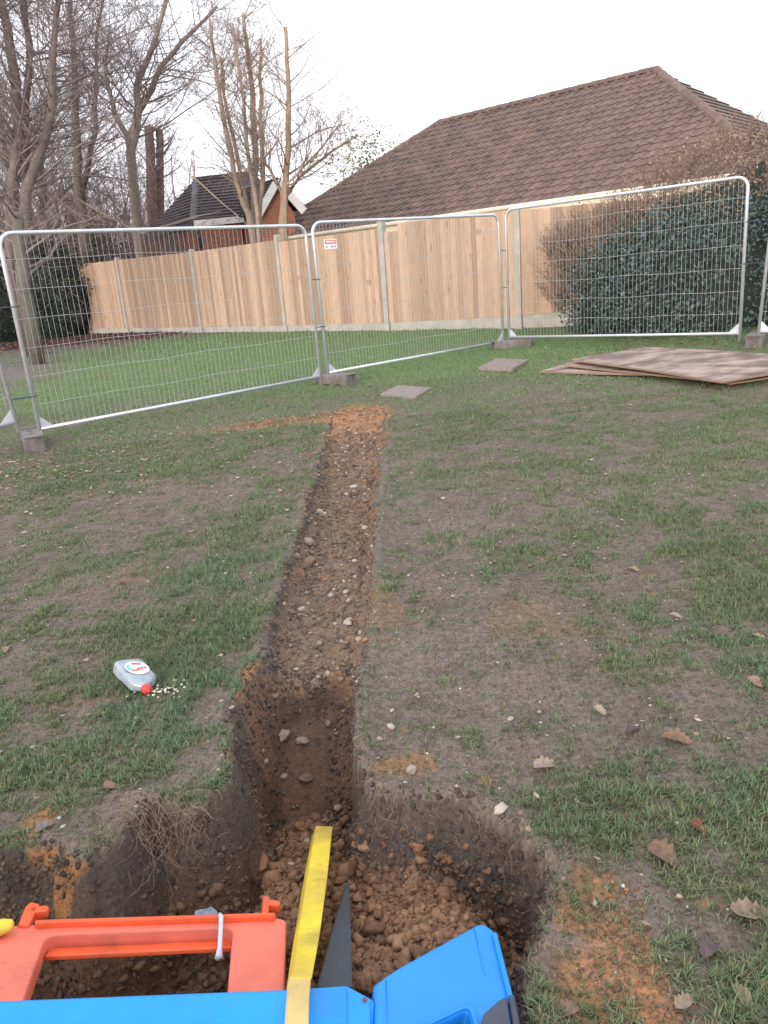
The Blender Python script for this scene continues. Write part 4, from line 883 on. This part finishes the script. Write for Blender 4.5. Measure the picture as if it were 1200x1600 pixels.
def finish_tree(t, base, label, ctr, ccr, cat='tree', group=None, name='bare_tree'):
    e_ = empty(name, base, label, cat, group); bpy.context.view_layer.update(); b = Vector(base)
    for mb_, nm, c in ((t.trunk, 'trunk', ctr), (t.crown, 'crown', ccr)):
        if not mb_.V: continue
        mb_.V = [(v[0] - b.x, v[1] - b.y, v[2] - b.z) for v in mb_.V]; me_ = mb_.mesh(nm, True)
        V = np.array(mb_.V); n = (fbm(V[:, 0] * 3, V[:, 2] * 2 + V[:, 1], 1, 3, 7))[:, None]; set_col(me_, np.array(c) * (.7 + .6 * n)); link(nm, me_, M_bark, e_)
    return e_
GREYB = (.26, .22, .19); TWIG = (.25, .205, .20); REDB = (.175, .14, .13); BUFF = (.34, .265, .215); TWIGB = (.31, .24, .20)  # TWIG lightened so the left trees carry haze in their colour
def trunk_path(t, pts, r0, r1, mb, n=9):
    mb.tube(pts, [r0 + (r1 - r0) * i / (len(pts) - 1) for i in range(len(pts))], n)
def px_path(lst, dist):
    P = [at_dist(a, b, dist) for a, b in lst]; o_ = [P[0]]; rw = random.Random(int(lst[0][0] * 7 + len(lst)))
    for a, b in zip(P[:-1], P[1:]):
        L_ = (b - a).length
        for k in (1, 2, 3): o_.append(a.lerp(b, k / 3) + (Vector((rw.gauss(0, 1), rw.gauss(0, 1), 0)) * L_ * .018 if k < 3 else Vector()))
    return o_
def side_branches(t, path, r0, r1, n, L, spread, up, wob, kids, maxlev, tmin=.2, lo=None):
    for i in range(n):
        u = t.r.uniform(tmin, .98) * (len(path) - 1); j = min(int(u), len(path) - 2); q = path[j].lerp(path[j + 1], u - j); d = (path[j + 1] - path[j]).normalized(); o_ = d.orthogonal().normalized(); o_.rotate(Matrix.Rotation(t.r.uniform(0, 6.28), 3, d))
        f = u / (len(path) - 1); nd = (d * (1 - spread) + o_ * spread).normalized(); t.branch(q, nd, L * t.r.uniform(.5, 1.15) * (1.15 - .5 * f), (r0 + (r1 - r0) * f) * t.r.uniform(.09, .24) + .004, 1, maxlev, kids, .55, up, wob)
# pollarded multi-stem tree behind the fence: each stem traced at its own distance
def stem_tree(stems, base_px, dist, seed, label, nb, L, ctr, ccr, kids=(0, 6, 4, 0)):
    t = Tree(seed); base = at_dist(*base_px, dist); base.z = float(gbase(base.x, base.y)) 
    for st, dd, r0, r1 in stems:
        path = [base + Vector((t.r.uniform(-.1, .1), 0, 0))] + px_path(st, dist + dd); trunk_path(t, path, r0, r1, t.trunk)
        side_branches(t, path, r0, r1, nb, L, .62, .06, .13, kids, 3, .25)
    return finish_tree(t, base, label, ctr, ccr)
stem_tree([([(392, 350), (375, 300), (352, 200), (338, 120), (328, 30)], 0, .085, .035), ([(398, 340), (400, 250), (395, 150), (388, 90), (380, 20)], .4, .10, .04), ([(404, 340), (410, 250), (409, 150), (407, 60)], -.3, .08, .03), ([(388, 340), (372, 250), (350, 150), (345, 90)], .6, .07, .03),
           ([(402, 330), (386, 230), (375, 120), (365, 45)], -.5, .06, .03)],
          (400, 400), 21., 5, 'pollarded bare tree with several upright stems behind the fence, centre of the picture', 22, 1.9, BUFF, TWIGB)
stem_tree([([(441, 345), (446, 290), (450, 200), (450, 120), (446, 42)], 0, .10, .04), ([(444, 310), (470, 275), (520, 235), (560, 210)], .3, .05, .02), ([(440, 300), (420, 262), (395, 240)], .3, .05, .02), ([(446, 290), (490, 245), (535, 190)], -.3, .04, .015)],
          (440, 400), 20., 6, 'bare tree with one pale upright trunk, right of the multi-stem tree', 22, 2.2, (.36, .265, .20), TWIGB)
# left side trees
stem_tree([([(210, 300), (203, 240), (215, 180), (215, 130), (240, 70), (265, -30)], 0, .15, .05), ([(203, 210), (225, 160), (255, 100), (300, 50), (340, 10)], .6, .12, .03), ([(200, 215), (180, 180), (165, 120), (170, 40)], -.6, .09, .03)],
          (212, 380), 24., 7, 'leaning forked bare tree left of the small brick house', 26, 3.4, GREYB, TWIG, (0, 8, 6, 0))
stem_tree([([(15, 420), (20, 300), (30, 200), (18, 90), (-5, -60)], 0, .15, .08), ([(35, 380), (42, 240), (45, 120), (38, -40)], .8, .11, .06), ([(40, 300), (80, 180), (85, 60), (95, -50)], -.4, .12, .04)],
          (45, 520), 19.5, 8, 'thick bare tree at the left edge, its trunk rising past the top of the picture', 46, 3.4, REDB, TWIG, (0, 9, 6, 0))
stem_tree([([(130, 380), (122, 260), (118, 140), (108, 20), (105, -60)], 0, .15, .05), ([(128, 300), (150, 200), (150, 90), (162, -30)], .5, .1, .03)],
          (125, 470), 26., 9, 'slender dark bare tree between the thick left tree and the leaning one', 34, 3.2, REDB, TWIG, (0, 8, 6, 0))
stem_tree([([(238, 330), (236, 270), (234, 225), (232, 198)], 0, .20, .17), ([(250, 320), (250, 260), (250, 230), (249, 202)], .3, .16, .14)],
          (243, 400), 34., 10, 'thick ivy-clad stump topped trunks beside the small house roof', 12, 1.6, (.14, .085, .07), TWIG)
stem_tree([([(60, 400), (70, 300), (60, 220), (90, 150)], 0, .12, .04), ([(60, 380), (20, 280), (0, 180)], .4, .1, .04), ([(65, 330), (110, 290), (170, 260)], -.6, .07, .02)],
          (60, 470), 27.5, 12, 'low spreading bare tree in the left thicket behind the mesh fence', 40, 3.0, REDB, TWIG, (0, 8, 6, 0))
# near trunk, mossy, behind the left mesh panel
t = Tree(31); base = at_dist(52, 532, 17.); base.z = float(gbase(base.x, base.y)) - .1
path = [base] + px_path([(48, 500), (35, 430), (30, 380), (25, 330)], 17.); trunk_path(t, path, .14, .10, t.trunk, 12); side_branches(t, path[2:], .16, .1, 14, 2.5, .7, .02, .15, [0, 7, 5, 0], 3)
finish_tree(t, base, 'mossy grey trunk standing just behind the left mesh panel', (.16, .15, .125), TWIG)
# thicket shrubs: arching twigs
def thicket(px0, px1, dist, n, h, label, seed, col, name='bare_shrub', L=2.2):
    t = Tree(seed); r = t.r; a = at_dist(px0, 470, dist); b = at_dist(px1, 470, dist)
    for i in range(n):
        u = r.random(); q = a.lerp(b, u); q.y += r.uniform(-1, 1); q.z = float(gbase(q.x, q.y)); d = Vector((r.gauss(0, .5), r.gauss(0, .3), 1))
        t.branch(q, d, h * r.uniform(.5, 1.1), .018, 1, 3, [0, 8, 7, 0], .55, -.06, .16)
    base = a.lerp(b, .5); base.z = float(gbase(base.x, base.y)); finish_tree(t, base, label, col, col, 'shrub', None, name)
thicket(-90, 80, 28, 85, 7.2, 'tangled purplish bare shrub at the far left', 41, (.21, .16, .15))
thicket(70, 225, 27.5, 85, 6.2, 'tangled bare shrub in front of the small brick house', 42, (.215, .165, .155))
thicket(-90, 60, 31, 55, 7.5, 'tall bare shrub behind the tangled one at the far left', 43, (.19, .15, .14))
thicket(150, 250, 32, 40, 4.8, 'bare shrub at the left corner of the small brick house', 44, (.21, .165, .155))
# long pale arching twigs that cross in front
t = Tree(77)
for pts in ([(0, 240), (60, 290), (140, 350), (170, 352)], [(0, 232), (70, 300), (110, 330), (180, 350)], [(-10, 200), (60, 214), (125, 208)], [(120, 310), (220, 365), (300, 340), (345, 330)], [(300, 275), (350, 320), (385, 350), (400, 372)]):
    P = px_path(pts, 20.); t.crown.tube(P, [.022 - .016 * i / (len(P) - 1) for i in range(len(P))], 5)
b0 = at_dist(0, 400, 20.); b0.z = float(gbase(b0.x, b0.y)); finish_tree(t, b0, 'long pale arching briar stems in front of the thicket', (.30, .25, .20), (.30, .25, .20), 'briar', None, 'briar')
# distant wood as one mass of trunks and twigs
t = Tree(90); r = t.r
for i in range(150):
    px = r.uniform(-80, 640) if i < 105 else r.uniform(-80, 300); dist = r.uniform(42, 75); q = at_dist(px, 440, dist); q.z = .4; hh = r.uniform(6.0, 10.5) * (1 if px < 330 else .62) * dist / 58
    t.branch(q, Vector((r.gauss(0, .06), 0, 1)), hh, .12, 1, 3, [0, 13, 7, 0], .5, .05, .09, shrink=.42)
V = np.array(t.crown.V); me_ = t.crown.mesh('distant_wood', True); set_col(me_, np.array([.30, .25, .25]) * (.8 + .4 * fbm(V[:, 0], V[:, 2], .5, 2, 3)[:, None])); prop(link('distant_wood', me_, M_bark), 'distant bare woodland behind the houses', 'wood', None, 'stuff')  # distance haze painted in as a paler bark colour

# ------------------------------------------------------------------ leafy shrubs
def leaf_mass(n, ctr, rad, size, cols, seed, shell=.55, flat_bottom=None, bump=.25, shape=None):
    r = np.random.default_rng(seed); d = r.normal(size=(n, 3)); d /= np.linalg.norm(d, axis=1)[:, None]
    lob = 1 + bump * (fbm(d[:, 0] * 2 + 5, d[:, 2] * 2 + d[:, 1] * 1.7, 1.6, 3, seed) - .5) * 2
    if shape: q = np.abs(d); d = np.sign(d) * q ** shape; 
    rr_ = (shell + (1 - shell) * r.random(n) ** .6) * lob; P = np.array(ctr) + d * rr_[:, None] * np.array(rad)
    if flat_bottom is not None: k = P[:, 2] > flat_bottom; P = P[k]; d = d[k]; rr_ = rr_[k]
    n = len(P); nr = d + r.normal(size=(n, 3)) * .75; nr[:, 2] += .35; nr /= np.linalg.norm(nr, axis=1)[:, None]; t1 = np.cross(nr, r.normal(size=(n, 3))); t1 /= np.linalg.norm(t1, axis=1)[:, None]; t2 = np.cross(nr, t1)
    s = size * (.6 + .7 * r.random(n))[:, None]; fold = nr * s * .18
    V = np.stack([P - t1 * s * .5, P + t2 * s * .28 + fold, P + t1 * s * .5, P - t2 * s * .28 + fold, ], 1).reshape(-1, 3); b = np.arange(n)[:, None] * 4
    idx = np.concatenate([b, b + 1, b + 2, b, b + 2, b + 3], 1).ravel(); c = np.array(cols)[r.integers(0, len(cols), n)] * (.6 + .8 * r.random((n, 1)))
    return V, idx, np.repeat(c, 4, 0)
def shrub(name, parts, label, m_, core=None, twigs=None):
    V = []; I = []; Cc = []; o_ = 0
    for p in parts: v, i, c = leaf_mass(**p); V.append(v); I.append(i + o_); Cc.append(c); o_ += len(v)
    V = np.concatenate(V); base = Vector((float(V[:, 0].mean()), float(V[:, 1].mean()), 0)); base.z = float(gbase(base.x, base.y)); t = empty(name, base, label, 'shrub'); V = V - np.array(base[:])
    I = np.concatenate(I); me_ = mesh_np('foliage', V, I, np.full(len(I) // 3, 3)); set_col(me_, np.concatenate(Cc)); link('foliage', me_, m_, t)
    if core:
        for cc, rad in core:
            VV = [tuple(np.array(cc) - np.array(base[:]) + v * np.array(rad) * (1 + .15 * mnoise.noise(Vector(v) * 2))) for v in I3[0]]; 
            link('stems', mesh_from('stems', VV, I3[1], True), M_bushcore, t)  # solid dark core, no modelled stems; shade between leaves put into its colour
    if twigs: 
        me2 = twigs.mesh('twigs', True); me2.transform(Matrix.Translation(-base)); set_col(me2, np.tile(np.array([.30, .215, .17]), (len(me2.vertices), 1)) * (.7 + .6 * rng.random((len(me2.vertices), 1)))); link('twigs', me2, M_bark, t)
    return t
BL = [(.055, .095, .09), (.04, .07, .062), (.075, .12, .12), (.035, .06, .045), (.055, .09, .055), (.09, .13, .13)]
shrub('evergreen_shrub', [dict(n=24000, ctr=(5.35, 12.25, .95), rad=(1.9, 1.3, 1.42), size=.066, cols=BL, seed=1, flat_bottom=.42, shape=.8), dict(n=5000, ctr=(3.95, 12.8, .85), rad=(.85, .8, .95), size=.064, cols=BL, seed=2, flat_bottom=.42),
      dict(n=14000, ctr=(7.9, 11.7, 1.0), rad=(1.7, 1.4, 1.5), size=.066, cols=BL, seed=3, flat_bottom=.42, shape=.8)],
      'big blue-green evergreen shrub behind the right mesh panel', M_shrub, core=[((5.35, 12.3, .9), (1.4, .85, 1.0)), ((7.9, 11.8, .9), (1.3, 1.0, 1.1)), ((4.0, 12.9, .75), (.5, .45, .6))])
t = Tree(60); r = t.r
def htop(x): return 1.95 + (3.35 - 1.95) * min(1, max(0, (x - 3.2) / 2.6)) + .05 * max(0, x - 5.8)
for i in range(1500):
    u = r.random() ** 1.2; x = 3.15 + 7 * u; y = 13.55 - .28 * (x - 3.5) + r.uniform(-.5, .45); tp = htop(x); zz = tp - .25 - (tp - 1.0) * r.random() ** 1.7
    t.branch((x, y, zz), Vector((r.gauss(0, .35) - (.5 if x < 4 else 0), r.gauss(0, .4) - .35, .9)), r.uniform(.25, .55), .006, 2, 3, [0, 0, 7, 0], .5, .05, .13)
HB = [(.34, .235, .185), (.38, .27, .21), (.27, .19, .14), (.28, .22, .15)]
shrub('beech_hedge', [dict(n=17000, ctr=(7.4, 12.95, 1.9), rad=(3.5, .8, 1.50), size=.045, cols=HB, seed=5, flat_bottom=.9, shape=.7, shell=.7),
      dict(n=3500, ctr=(3.95, 13.45, 1.65), rad=(.85, .6, .85), size=.035, cols=[(.24, .19, .13), (.17, .145, .09)], seed=6, shell=.5)], 'brown clipped hedge of bare twigs rising behind the evergreen shrub', M_leaf,
      core=[((7.5, 13.2, 1.6), (2.9, .55, 1.35))], twigs=t.crown)
DG = [(.02, .035, .022), (.03, .05, .03), (.015, .028, .02), (.04, .06, .03)]
q = at_dist(75, 455, 25.5); shrub('evergreen_bush', [dict(n=5000, ctr=(q.x, q.y, 1.7), rad=(1.5, 1., 1.6), size=.11, cols=DG, seed=7, flat_bottom=.5)], 'dark green ivy bush behind the left end of the timber fence', M_shrub, core=[((q.x, q.y + .2, 1.5), (1.2, .8, 1.3))])
q = at_dist(5, 440, 26); shrub('evergreen_bush', [dict(n=5000, ctr=(q.x - .8, q.y, 1.6), rad=(1.9, 1., 1.7), size=.11, cols=DG, seed=8, flat_bottom=.5)], 'dark bush at the left edge behind the mossy trunk', M_shrub, core=[((q.x - .8, q.y + .2, 1.4), (1.5, .8, 1.4))])
q = at_dist(130, 380, 27.5); shrub('evergreen_bush', [dict(n=4500, ctr=(q.x, q.y, 2.0), rad=(1.9, 1.1, 1.5), size=.11, cols=DG + [(.07, .06, .04)], seed=9, flat_bottom=.5)], 'dark mixed undergrowth left of the small brick house', M_shrub, core=[((q.x, q.y + .3, 1.7), (1.5, .8, 1.2))])
q = at_dist(575, 235, 38); shrub('evergreen_bush', [dict(n=1600, ctr=(q.x, q.y, q.z - 1.0), rad=(2.2, 1.4, 2.4), size=.16, cols=[(.20, .21, .09), (.16, .17, .08)], seed=10, shell=.1)], 'thin yellow-green tree crown above the far end of the bungalow roof', M_leaf)

# ------------------------------------------------------------------ plastic bottle
bq = gpx(217, 1072); bz = tz(bq[0], bq[1]) + .040
bt = empty('plastic_bottle', (bq[0], bq[1], bz), 'crushed clear washing-up liquid bottle with red cap lying on the grass', 'bottle')
bt.rotation_euler = (Matrix.Rotation(math.atan2(-.13, .12), 3, 'Z') @ Matrix.Rotation(math.radians(-16), 3, 'X') @ Matrix.Rotation(math.radians(9), 3, 'Y')).to_euler(); 
M_bot = mat('clear_bluish_plastic', (.50, .59, .66), rough=.2, var=.25, scale=28, trans=.45, spec=.6, bump=.002, bscale=25)
def loft(secs, n=28):
    V = []; Fc = []
    for (x, cy, cz_, wy, wz, pw) in secs:
        for k in range(n):
            a = 2 * math.pi * k / n; c, s_ = math.cos(a), math.sin(a); V.append((x, cy + wy * abs(c) ** pw * (1 if c > 0 else -1), cz_ + wz * abs(s_) ** pw * (1 if s_ > 0 else -1)))
    for i in range(len(secs) - 1):
        for k in range(n): Fc.append((i * n + k, i * n + (k + 1) % n, (i + 1) * n + (k + 1) % n, (i + 1) * n + k))
    Fc.append(tuple(reversed(range(n)))); Fc.append(tuple((len(secs) - 1) * n + k for k in range(n))); return V, Fc
V, Fc = loft([(-.100, 0, 0, .040, .020, .6), (-.096, 0, 0, .054, .027, .5), (-.08, 0, .001, .060, .031, .48), (-.05, .001, -.001, .062, .030, .45), (-.01, .002, -.002, .059, .026, .45), (.02, .0, -.001, .060, .028, .45), (.045, -.001, 0, .058, .029, .5), (.062, -.004, 0, .050, .027, .6), (.078, -.010, 0, .034, .022, .8), (.088, -.012, 0, .020, .018, 1), (.096, -.012, 0, .016, .016, 1)])
rb_ = random.Random(9); V = [(x, y + .0022 * mnoise.noise(Vector((x * 40, y * 40, z * 40))), z + .005 * mnoise.noise(Vector((x * 26, y * 26, 3)))) for x, y, z in V]
me_ = mesh_from('bottle_body', V, Fc, True); link('bottle_body', me_, M_bot, bt)
V, Fc = loft([(.093, -.012, 0, .0175, .0175, 1), (.095, -.010, 0, .0195, .0195, 1), (.112, -.010, 0, .0185, .0185, 1), (.116, -.010, 0, .015, .015, 1), (.117, -.010, 0, .007, .007, 1), (.124, -.010, 0, .006, .006, 1)], 20)
capo = link('cap', mesh_from('cap', V, Fc, True), M_cap, bt)
def pad(ring, z, th, m_, nm, par):
    o = shape2d(nm, [ring], th, .0001, Matrix.Translation((0, 0, z)), m_, par, 0); return o
ell = lambda cx, cy, a, b, rot=0, n=26: [(cx + a * math.cos(t) * math.cos(rot) - b * math.sin(t) * math.sin(rot), cy + a * math.cos(t) * math.sin(rot) + b * math.sin(t) * math.cos(rot)) for t in np.linspace(0, 2 * math.pi, n + 1)[:-1]]
M_lab = mat('label_paper', (.76, .78, .78), rough=.5, var=.05); M_teal = mat('label_teal', (.22, .55, .55), rough=.5, var=.1); M_pink = mat('label_pink', (.62, .16, .20), rough=.5, var=.1)
lb = pad(ell(-.012, .0, .052, .046), .0310, .0008, M_lab, 'label', bt)
pad([(-.012 + .040 * math.cos(t), .040 * math.sin(t)) for t in np.linspace(-2.3, -.9, 14)] + [(-.012 + .029 * math.cos(t), .029 * math.sin(t)) for t in np.linspace(-.9, -2.3, 14)], .0356, .0006, M_teal, 'teal_arc', lb)
pad([(-.012 + .034 * math.cos(t), .034 * math.sin(t)) for t in np.linspace(2.2, 3.5, 12)] + [(-.012 + .025 * math.cos(t), .025 * math.sin(t)) for t in np.linspace(3.5, 2.2, 12)], .0356, .0006, M_pink, 'pink_arc', lb)
tc_ = bpy.data.curves.new('txt', 'FONT'); tc_.body = 'FAIRY'; tc_.size = .024; tc_.align_x = 'CENTER'; tc_.align_y = 'CENTER'; tc_.extrude = .0004; tc_.offset = .0004
tmp = bpy.data.objects.new('tmp', tc_); COL.objects.link(tmp); me_ = bpy.data.meshes.new_from_object(tmp.evaluated_get(bpy.context.evaluated_depsgraph_get())); bpy.data.objects.remove(tmp)
me_.materials.clear(); me_.transform(Matrix.Translation((.004, 0, .0362)) @ Matrix.Rotation(math.radians(-90 + 14), 4, 'Z')); link('lettering', me_, M_cap, lb)

# ------------------------------------------------------------------ barriers over the pit
def plane_T(P0, P1, P2_):
    """frame with origin P0, x towards P1, y towards P2 (in plane), z up"""
    P0, P1, P2_ = Vector(P0), Vector(P1), Vector(P2_); x = (P1 - P0).normalized(); z = x.cross(P2_ - P0).normalized()
    if z.z < 0: z = -z
    y = z.cross(x); return Matrix(((x.x, y.x, z.x, P0.x), (x.y, y.y, z.y, P0.y), (x.z, y.z, z.z, P0.z), (0, 0, 0, 1)))
def pl(T, px, py):
    o = Vector((0, 0, CAM_Z)); d = Vector(ray(px, py)); n = T.col[2].xyz; t = (T.col[3].xyz - o).dot(n) / d.dot(n); q = T.inverted() @ (o + d * t); return (q.x, q.y)
def pxs(T, L): return [pl(T, *q) for q in L]
# orange barrier panel lying across the pit
To = plane_T(at_z(60, 1447, .02), at_z(440, 1437, .0), at_z(40, 1600, .11))
ob_ = empty('orange_barrier', at_z(250, 1520, .05), 'orange-red plastic barrier frame lying across the left of the pit', 'barrier'); bpy.context.view_layer.update()
outer = round_poly(pxs(To, [(-330, 1462), (62, 1444), (430, 1433), (447, 1437), (441, 1700), (-330, 1760)]), [.01, .01, .012, .012, .03, .03], 5)
inner = round_poly(pxs(To, [(72, 1461), (364, 1449), (347, 1640), (5, 1650)]), [.035, .03, .02, .02], 6)
inner2 = round_poly(pxs(To, [(-300, 1480), (-60, 1470), (-120, 1650), (-330, 1660)]), [.03] * 4, 6)
child_world(shape2d('frame_panel', [outer, inner, inner2], .045, .005, To @ Matrix.Translation((0, 0, -.0225)), M_redworn), ob_)
rim = round_poly(pxs(To, [(55, 1446), (430, 1434.5), (430, 1439.5), (55, 1451)]), .002, 2)
child_world(shape2d('rim', [rim], .018, .003, To @ Matrix.Translation((0, 0, .006)), M_orange), ob_)
rail_ = round_poly(pxs(To, [(78, 1462), (360, 1449.5), (362, 1461), (68, 1475)]), .004, 2)
child_world(shape2d('rail_lip', [rail_], .012, .003, To @ Matrix.Translation((0, 0, -.036)), M_orange), ob_)
for pts, f in (([(28, 1450), (45, 1450), (62, 1416), (48, 1413), (40, 1420)], 0), ([(44, 1430), (74, 1427), (77, 1421), (72, 1418), (50, 1421)], 0), ([(408, 1440), (418, 1440), (422, 1406), (411, 1402)], 1), ([(416, 1417), (436, 1419), (439, 1413), (430, 1409), (418, 1410)], 1)):
    child_world(shape2d('hook', [round_poly(pxs(To, pts), .004, 2)], .022, .003, To @ Matrix.Translation((0, 0, -.004)), M_orange), ob_)
# pale cable tie round the rail, plastic scraps, yellow pad
def wp(T, px, py, h): a = pl(T, px, py); return T @ Vector((a[0], a[1], h))
m = MB(); m.tube([wp(To, 344, 1437, .012), wp(To, 346, 1445, .020), wp(To, 345, 1458, .010), wp(To, 343, 1468, -.02), wp(To, 341, 1478, -.03)], [.006, .006, .005, .006, .010], 8); child_world(m.build('knotted_tie', M_tie, None, True), ob_)
def crumple(px, py, z, sz, lab, seed, m_):
    c = at_z(px, py, z); V = [Vector(v) * (1 + .45 * mnoise.noise(Vector(v) * 1.7 + Vector((seed, 0, 0)))) for v in I3[0]]; V = [(v.x * sz * 1.25, v.y * sz * .9, v.z * sz * .45) for v in V]
    prop(link('plastic_scrap', mesh_from('plastic_scrap', V, I3[1], False), m_, None, c), lab, 'plastic scrap')
M_film = mat('clear_film', (.35, .42, .52), rough=.25, var=.3, scale=25, trans=.5, spec=.7)
zc1 = tz(*at_z(322, 1432, -.3).xy); 
crumple(322, 1434, -.10, .030, 'crumpled clear plastic behind the orange barrier, next to the white tie', 3, M_film); crumple(325, 1474, -.12, .030, 'crumpled clear plastic seen through the opening of the orange barrier', 9, M_film); crumple(398, 1434, -.08, .014, 'small shred of clear plastic by the right hook of the orange barrier', 5, M_film)
q = wp(To, 3, 1462, .02); yp = MB(); V = []
V, Fc = loft([(-.10, 0, 0, .016, .010, .8), (-.05, 0, 0, .022, .014, .8), (.0, 0, 0, .023, .014, .8), (.022, 0, 0, .017, .010, .9), (.028, 0, 0, .008, .005, 1)], 20)
o = link('yellow_pad', mesh_from('yellow_pad', V, Fc, True), M_yel, None, q); o.rotation_euler = (0, -.1, .1); prop(o, 'worn yellow rounded pad at the left edge on the orange barrier', 'pad')
# blue barrier nearest the camera
Tb = plane_T(at_z(0, 1562, .16), at_z(440, 1546, .15), at_z(300, 1700, .10))
bb = empty('blue_barrier', at_z(300, 1600, .1), 'long blue plastic barrier rail along the bottom left edge', 'barrier'); bpy.context.view_layer.update()
Tb2 = Tb @ Matrix.Translation((0, 0, -.02))
child_world(shape2d('rail_body', [round_poly(pxs(Tb, [(-300, 1575), (450, 1545), (541, 1539), (584, 1562), (588, 1760), (-300, 1800)]), [.01, .002, .004, .006, .01, .01], 4)], .04, .006, Tb2, M_blue), bb)
child_world(shape2d('end_flange', [round_poly(pxs(Tb, [(543, 1543), (578, 1562), (583, 1760), (548, 1760)]), .003, 2)], .006, .002, Tb @ Matrix.Translation((0, 0, .003)), M_blue), bb)
m = MB(); q = wp(Tb, 570, 1566, .007); m.tube([q, q + Vector((0, 0, .003))], .0045, 10); child_world(m.build('rivet', mat('rust_spot', (.20, .05, .04), rough=.8)), bb)
for a in ((330, 1552, 334, 1620),):
    pass
# second blue barrier with a hand hole
Tc = plane_T(at_z(590, 1560, .13), at_z(790, 1560, .07), at_z(765, 1447, .03))
bc = empty('blue_barrier', at_z(700, 1560, .08), 'blue plastic barrier end with rounded corner and hand hole, lower centre right', 'barrier'); bpy.context.view_layer.update()
outer = round_poly(pxs(Tc, [(583, 1538), (620, 1512), (752, 1440), (776, 1455), (802, 1568), (850, 1780), (600, 1780)]), [.012, .03, .022, .02, .05, .02, .02], 7)
hole = round_poly(pxs(Tc, [(655, 1612), (731, 1576), (752, 1640), (665, 1680)]), .016, 5)
child_world(shape2d('panel', [outer, hole], .035, .008, Tc @ Matrix.Translation((0, 0, -.0175)), M_blue, None, 3), bc)
for a_, b_ in (((603, 1532), (606, 1640)), ((741, 1452), (757, 1524))):
    m = MB(); m.tube([wp(Tc, a_[0], a_[1], .0005), wp(Tc, b_[0], b_[1], .0005)], .0014, 6); child_world(m.build('mould_seam', M_blue, None, True), bc)
child_world(shape2d('edge_rib', [round_poly(pxs(Tc, [(768, 1462), (776, 1462), (803, 1570), (795, 1572)]), .003, 3)], .012, .003, Tc @ Matrix.Translation((0, 0, .003)), M_blue), bc)
child_world(shape2d('hole_rim', [round_poly(pxs(Tc, [(646, 1611), (737, 1567), (760, 1645), (655, 1690)]), .02, 5), round_poly(pxs(Tc, [(654, 1612), (732, 1575), (753, 1641), (664, 1681)]), .016, 5)], .006, .002, Tc @ Matrix.Translation((0, 0, .002)), M_blue), bc)
child_world(shape2d('grey_bracket', [round_poly(pxs(Tc, [(778, 1572), (790, 1565), (802, 1640), (740, 1640), (755, 1592)]), .004, 2)], .014, .003, Tc @ Matrix.Translation((0, 0, .006)), M_dgrey), bc)
child_world(shape2d('grey_bracket', [round_poly(pxs(Tc, [(793, 1565), (803, 1565), (816, 1640), (805, 1640)]), .002, 2)], .026, .003, Tc @ Matrix.Translation((0, 0, .003)), M_dgrey), bc)
# yellow post with pale tongue
def bar(name, P, wds, m_, th, lab=None, parent=None, side=None):
    m = MB(); V = []
    for (L_, R__), dz in P:
        pass
yt = empty('yellow_post', at_z(480, 1500, .2), 'scuffed yellow barrier post leaning over the soil heap', 'post'); bpy.context.view_layer.update()
def slant(name, L, R_, m_, th, par):
    """L, R_: lists of (px,py,z) along the left and right edge of the upper face; extruded down by th towards the left"""
    V = []; n = len(L); top = []
    for a, b in zip(L, R_): top.append((at_z(*a), at_z(*b)))
    m = MB()
    for (p, q) in top:
        x = (q - p).normalized(); d = Vector((-.42, -.1, -.9)).normalized() * th; V += [p, q, q + d, p + d]
    Fc = [(3, 2, 1, 0)] + [tuple(4 * (n - 1) + k for k in range(4))]
    for i in range(n - 1):
        for k in range(4): Fc.append((4 * i + k, 4 * i + (k + 1) % 4, 4 * i + 4 + (k + 1) % 4, 4 * i + 4 + k))
    m.add(V, Fc); o = m.build(name, m_); md = o.modifiers.new('b', 'BEVEL'); md.width = .003; md.segments = 2; return child_world(o, par) if par else o
slant('post_sleeve', [(494, 1290, -.16), (480, 1370, -.06), (466, 1460, .06), (457, 1528, .165)], [(520, 1291, -.16), (512, 1370, -.06), (500, 1460, .06), (488, 1527, .165)], M_yel, .045, yt)
slant('pale_tongue', [(454, 1523, .160), (451, 1560, .175), (443, 1700, .20)], [(487, 1522, .160), (484, 1560, .175), (480, 1700, .20)], M_cream, .02, yt)
bw = slant('rubber_wedge', [(541, 1380, -.14), (520, 1450, -.03), (495, 1542, .09)], [(546, 1380, -.14), (549, 1450, -.03), (551, 1542, .09)], M_black, .012, None); prop(bw, 'dark grey tapering rubber wedge right of the yellow post', 'wedge')
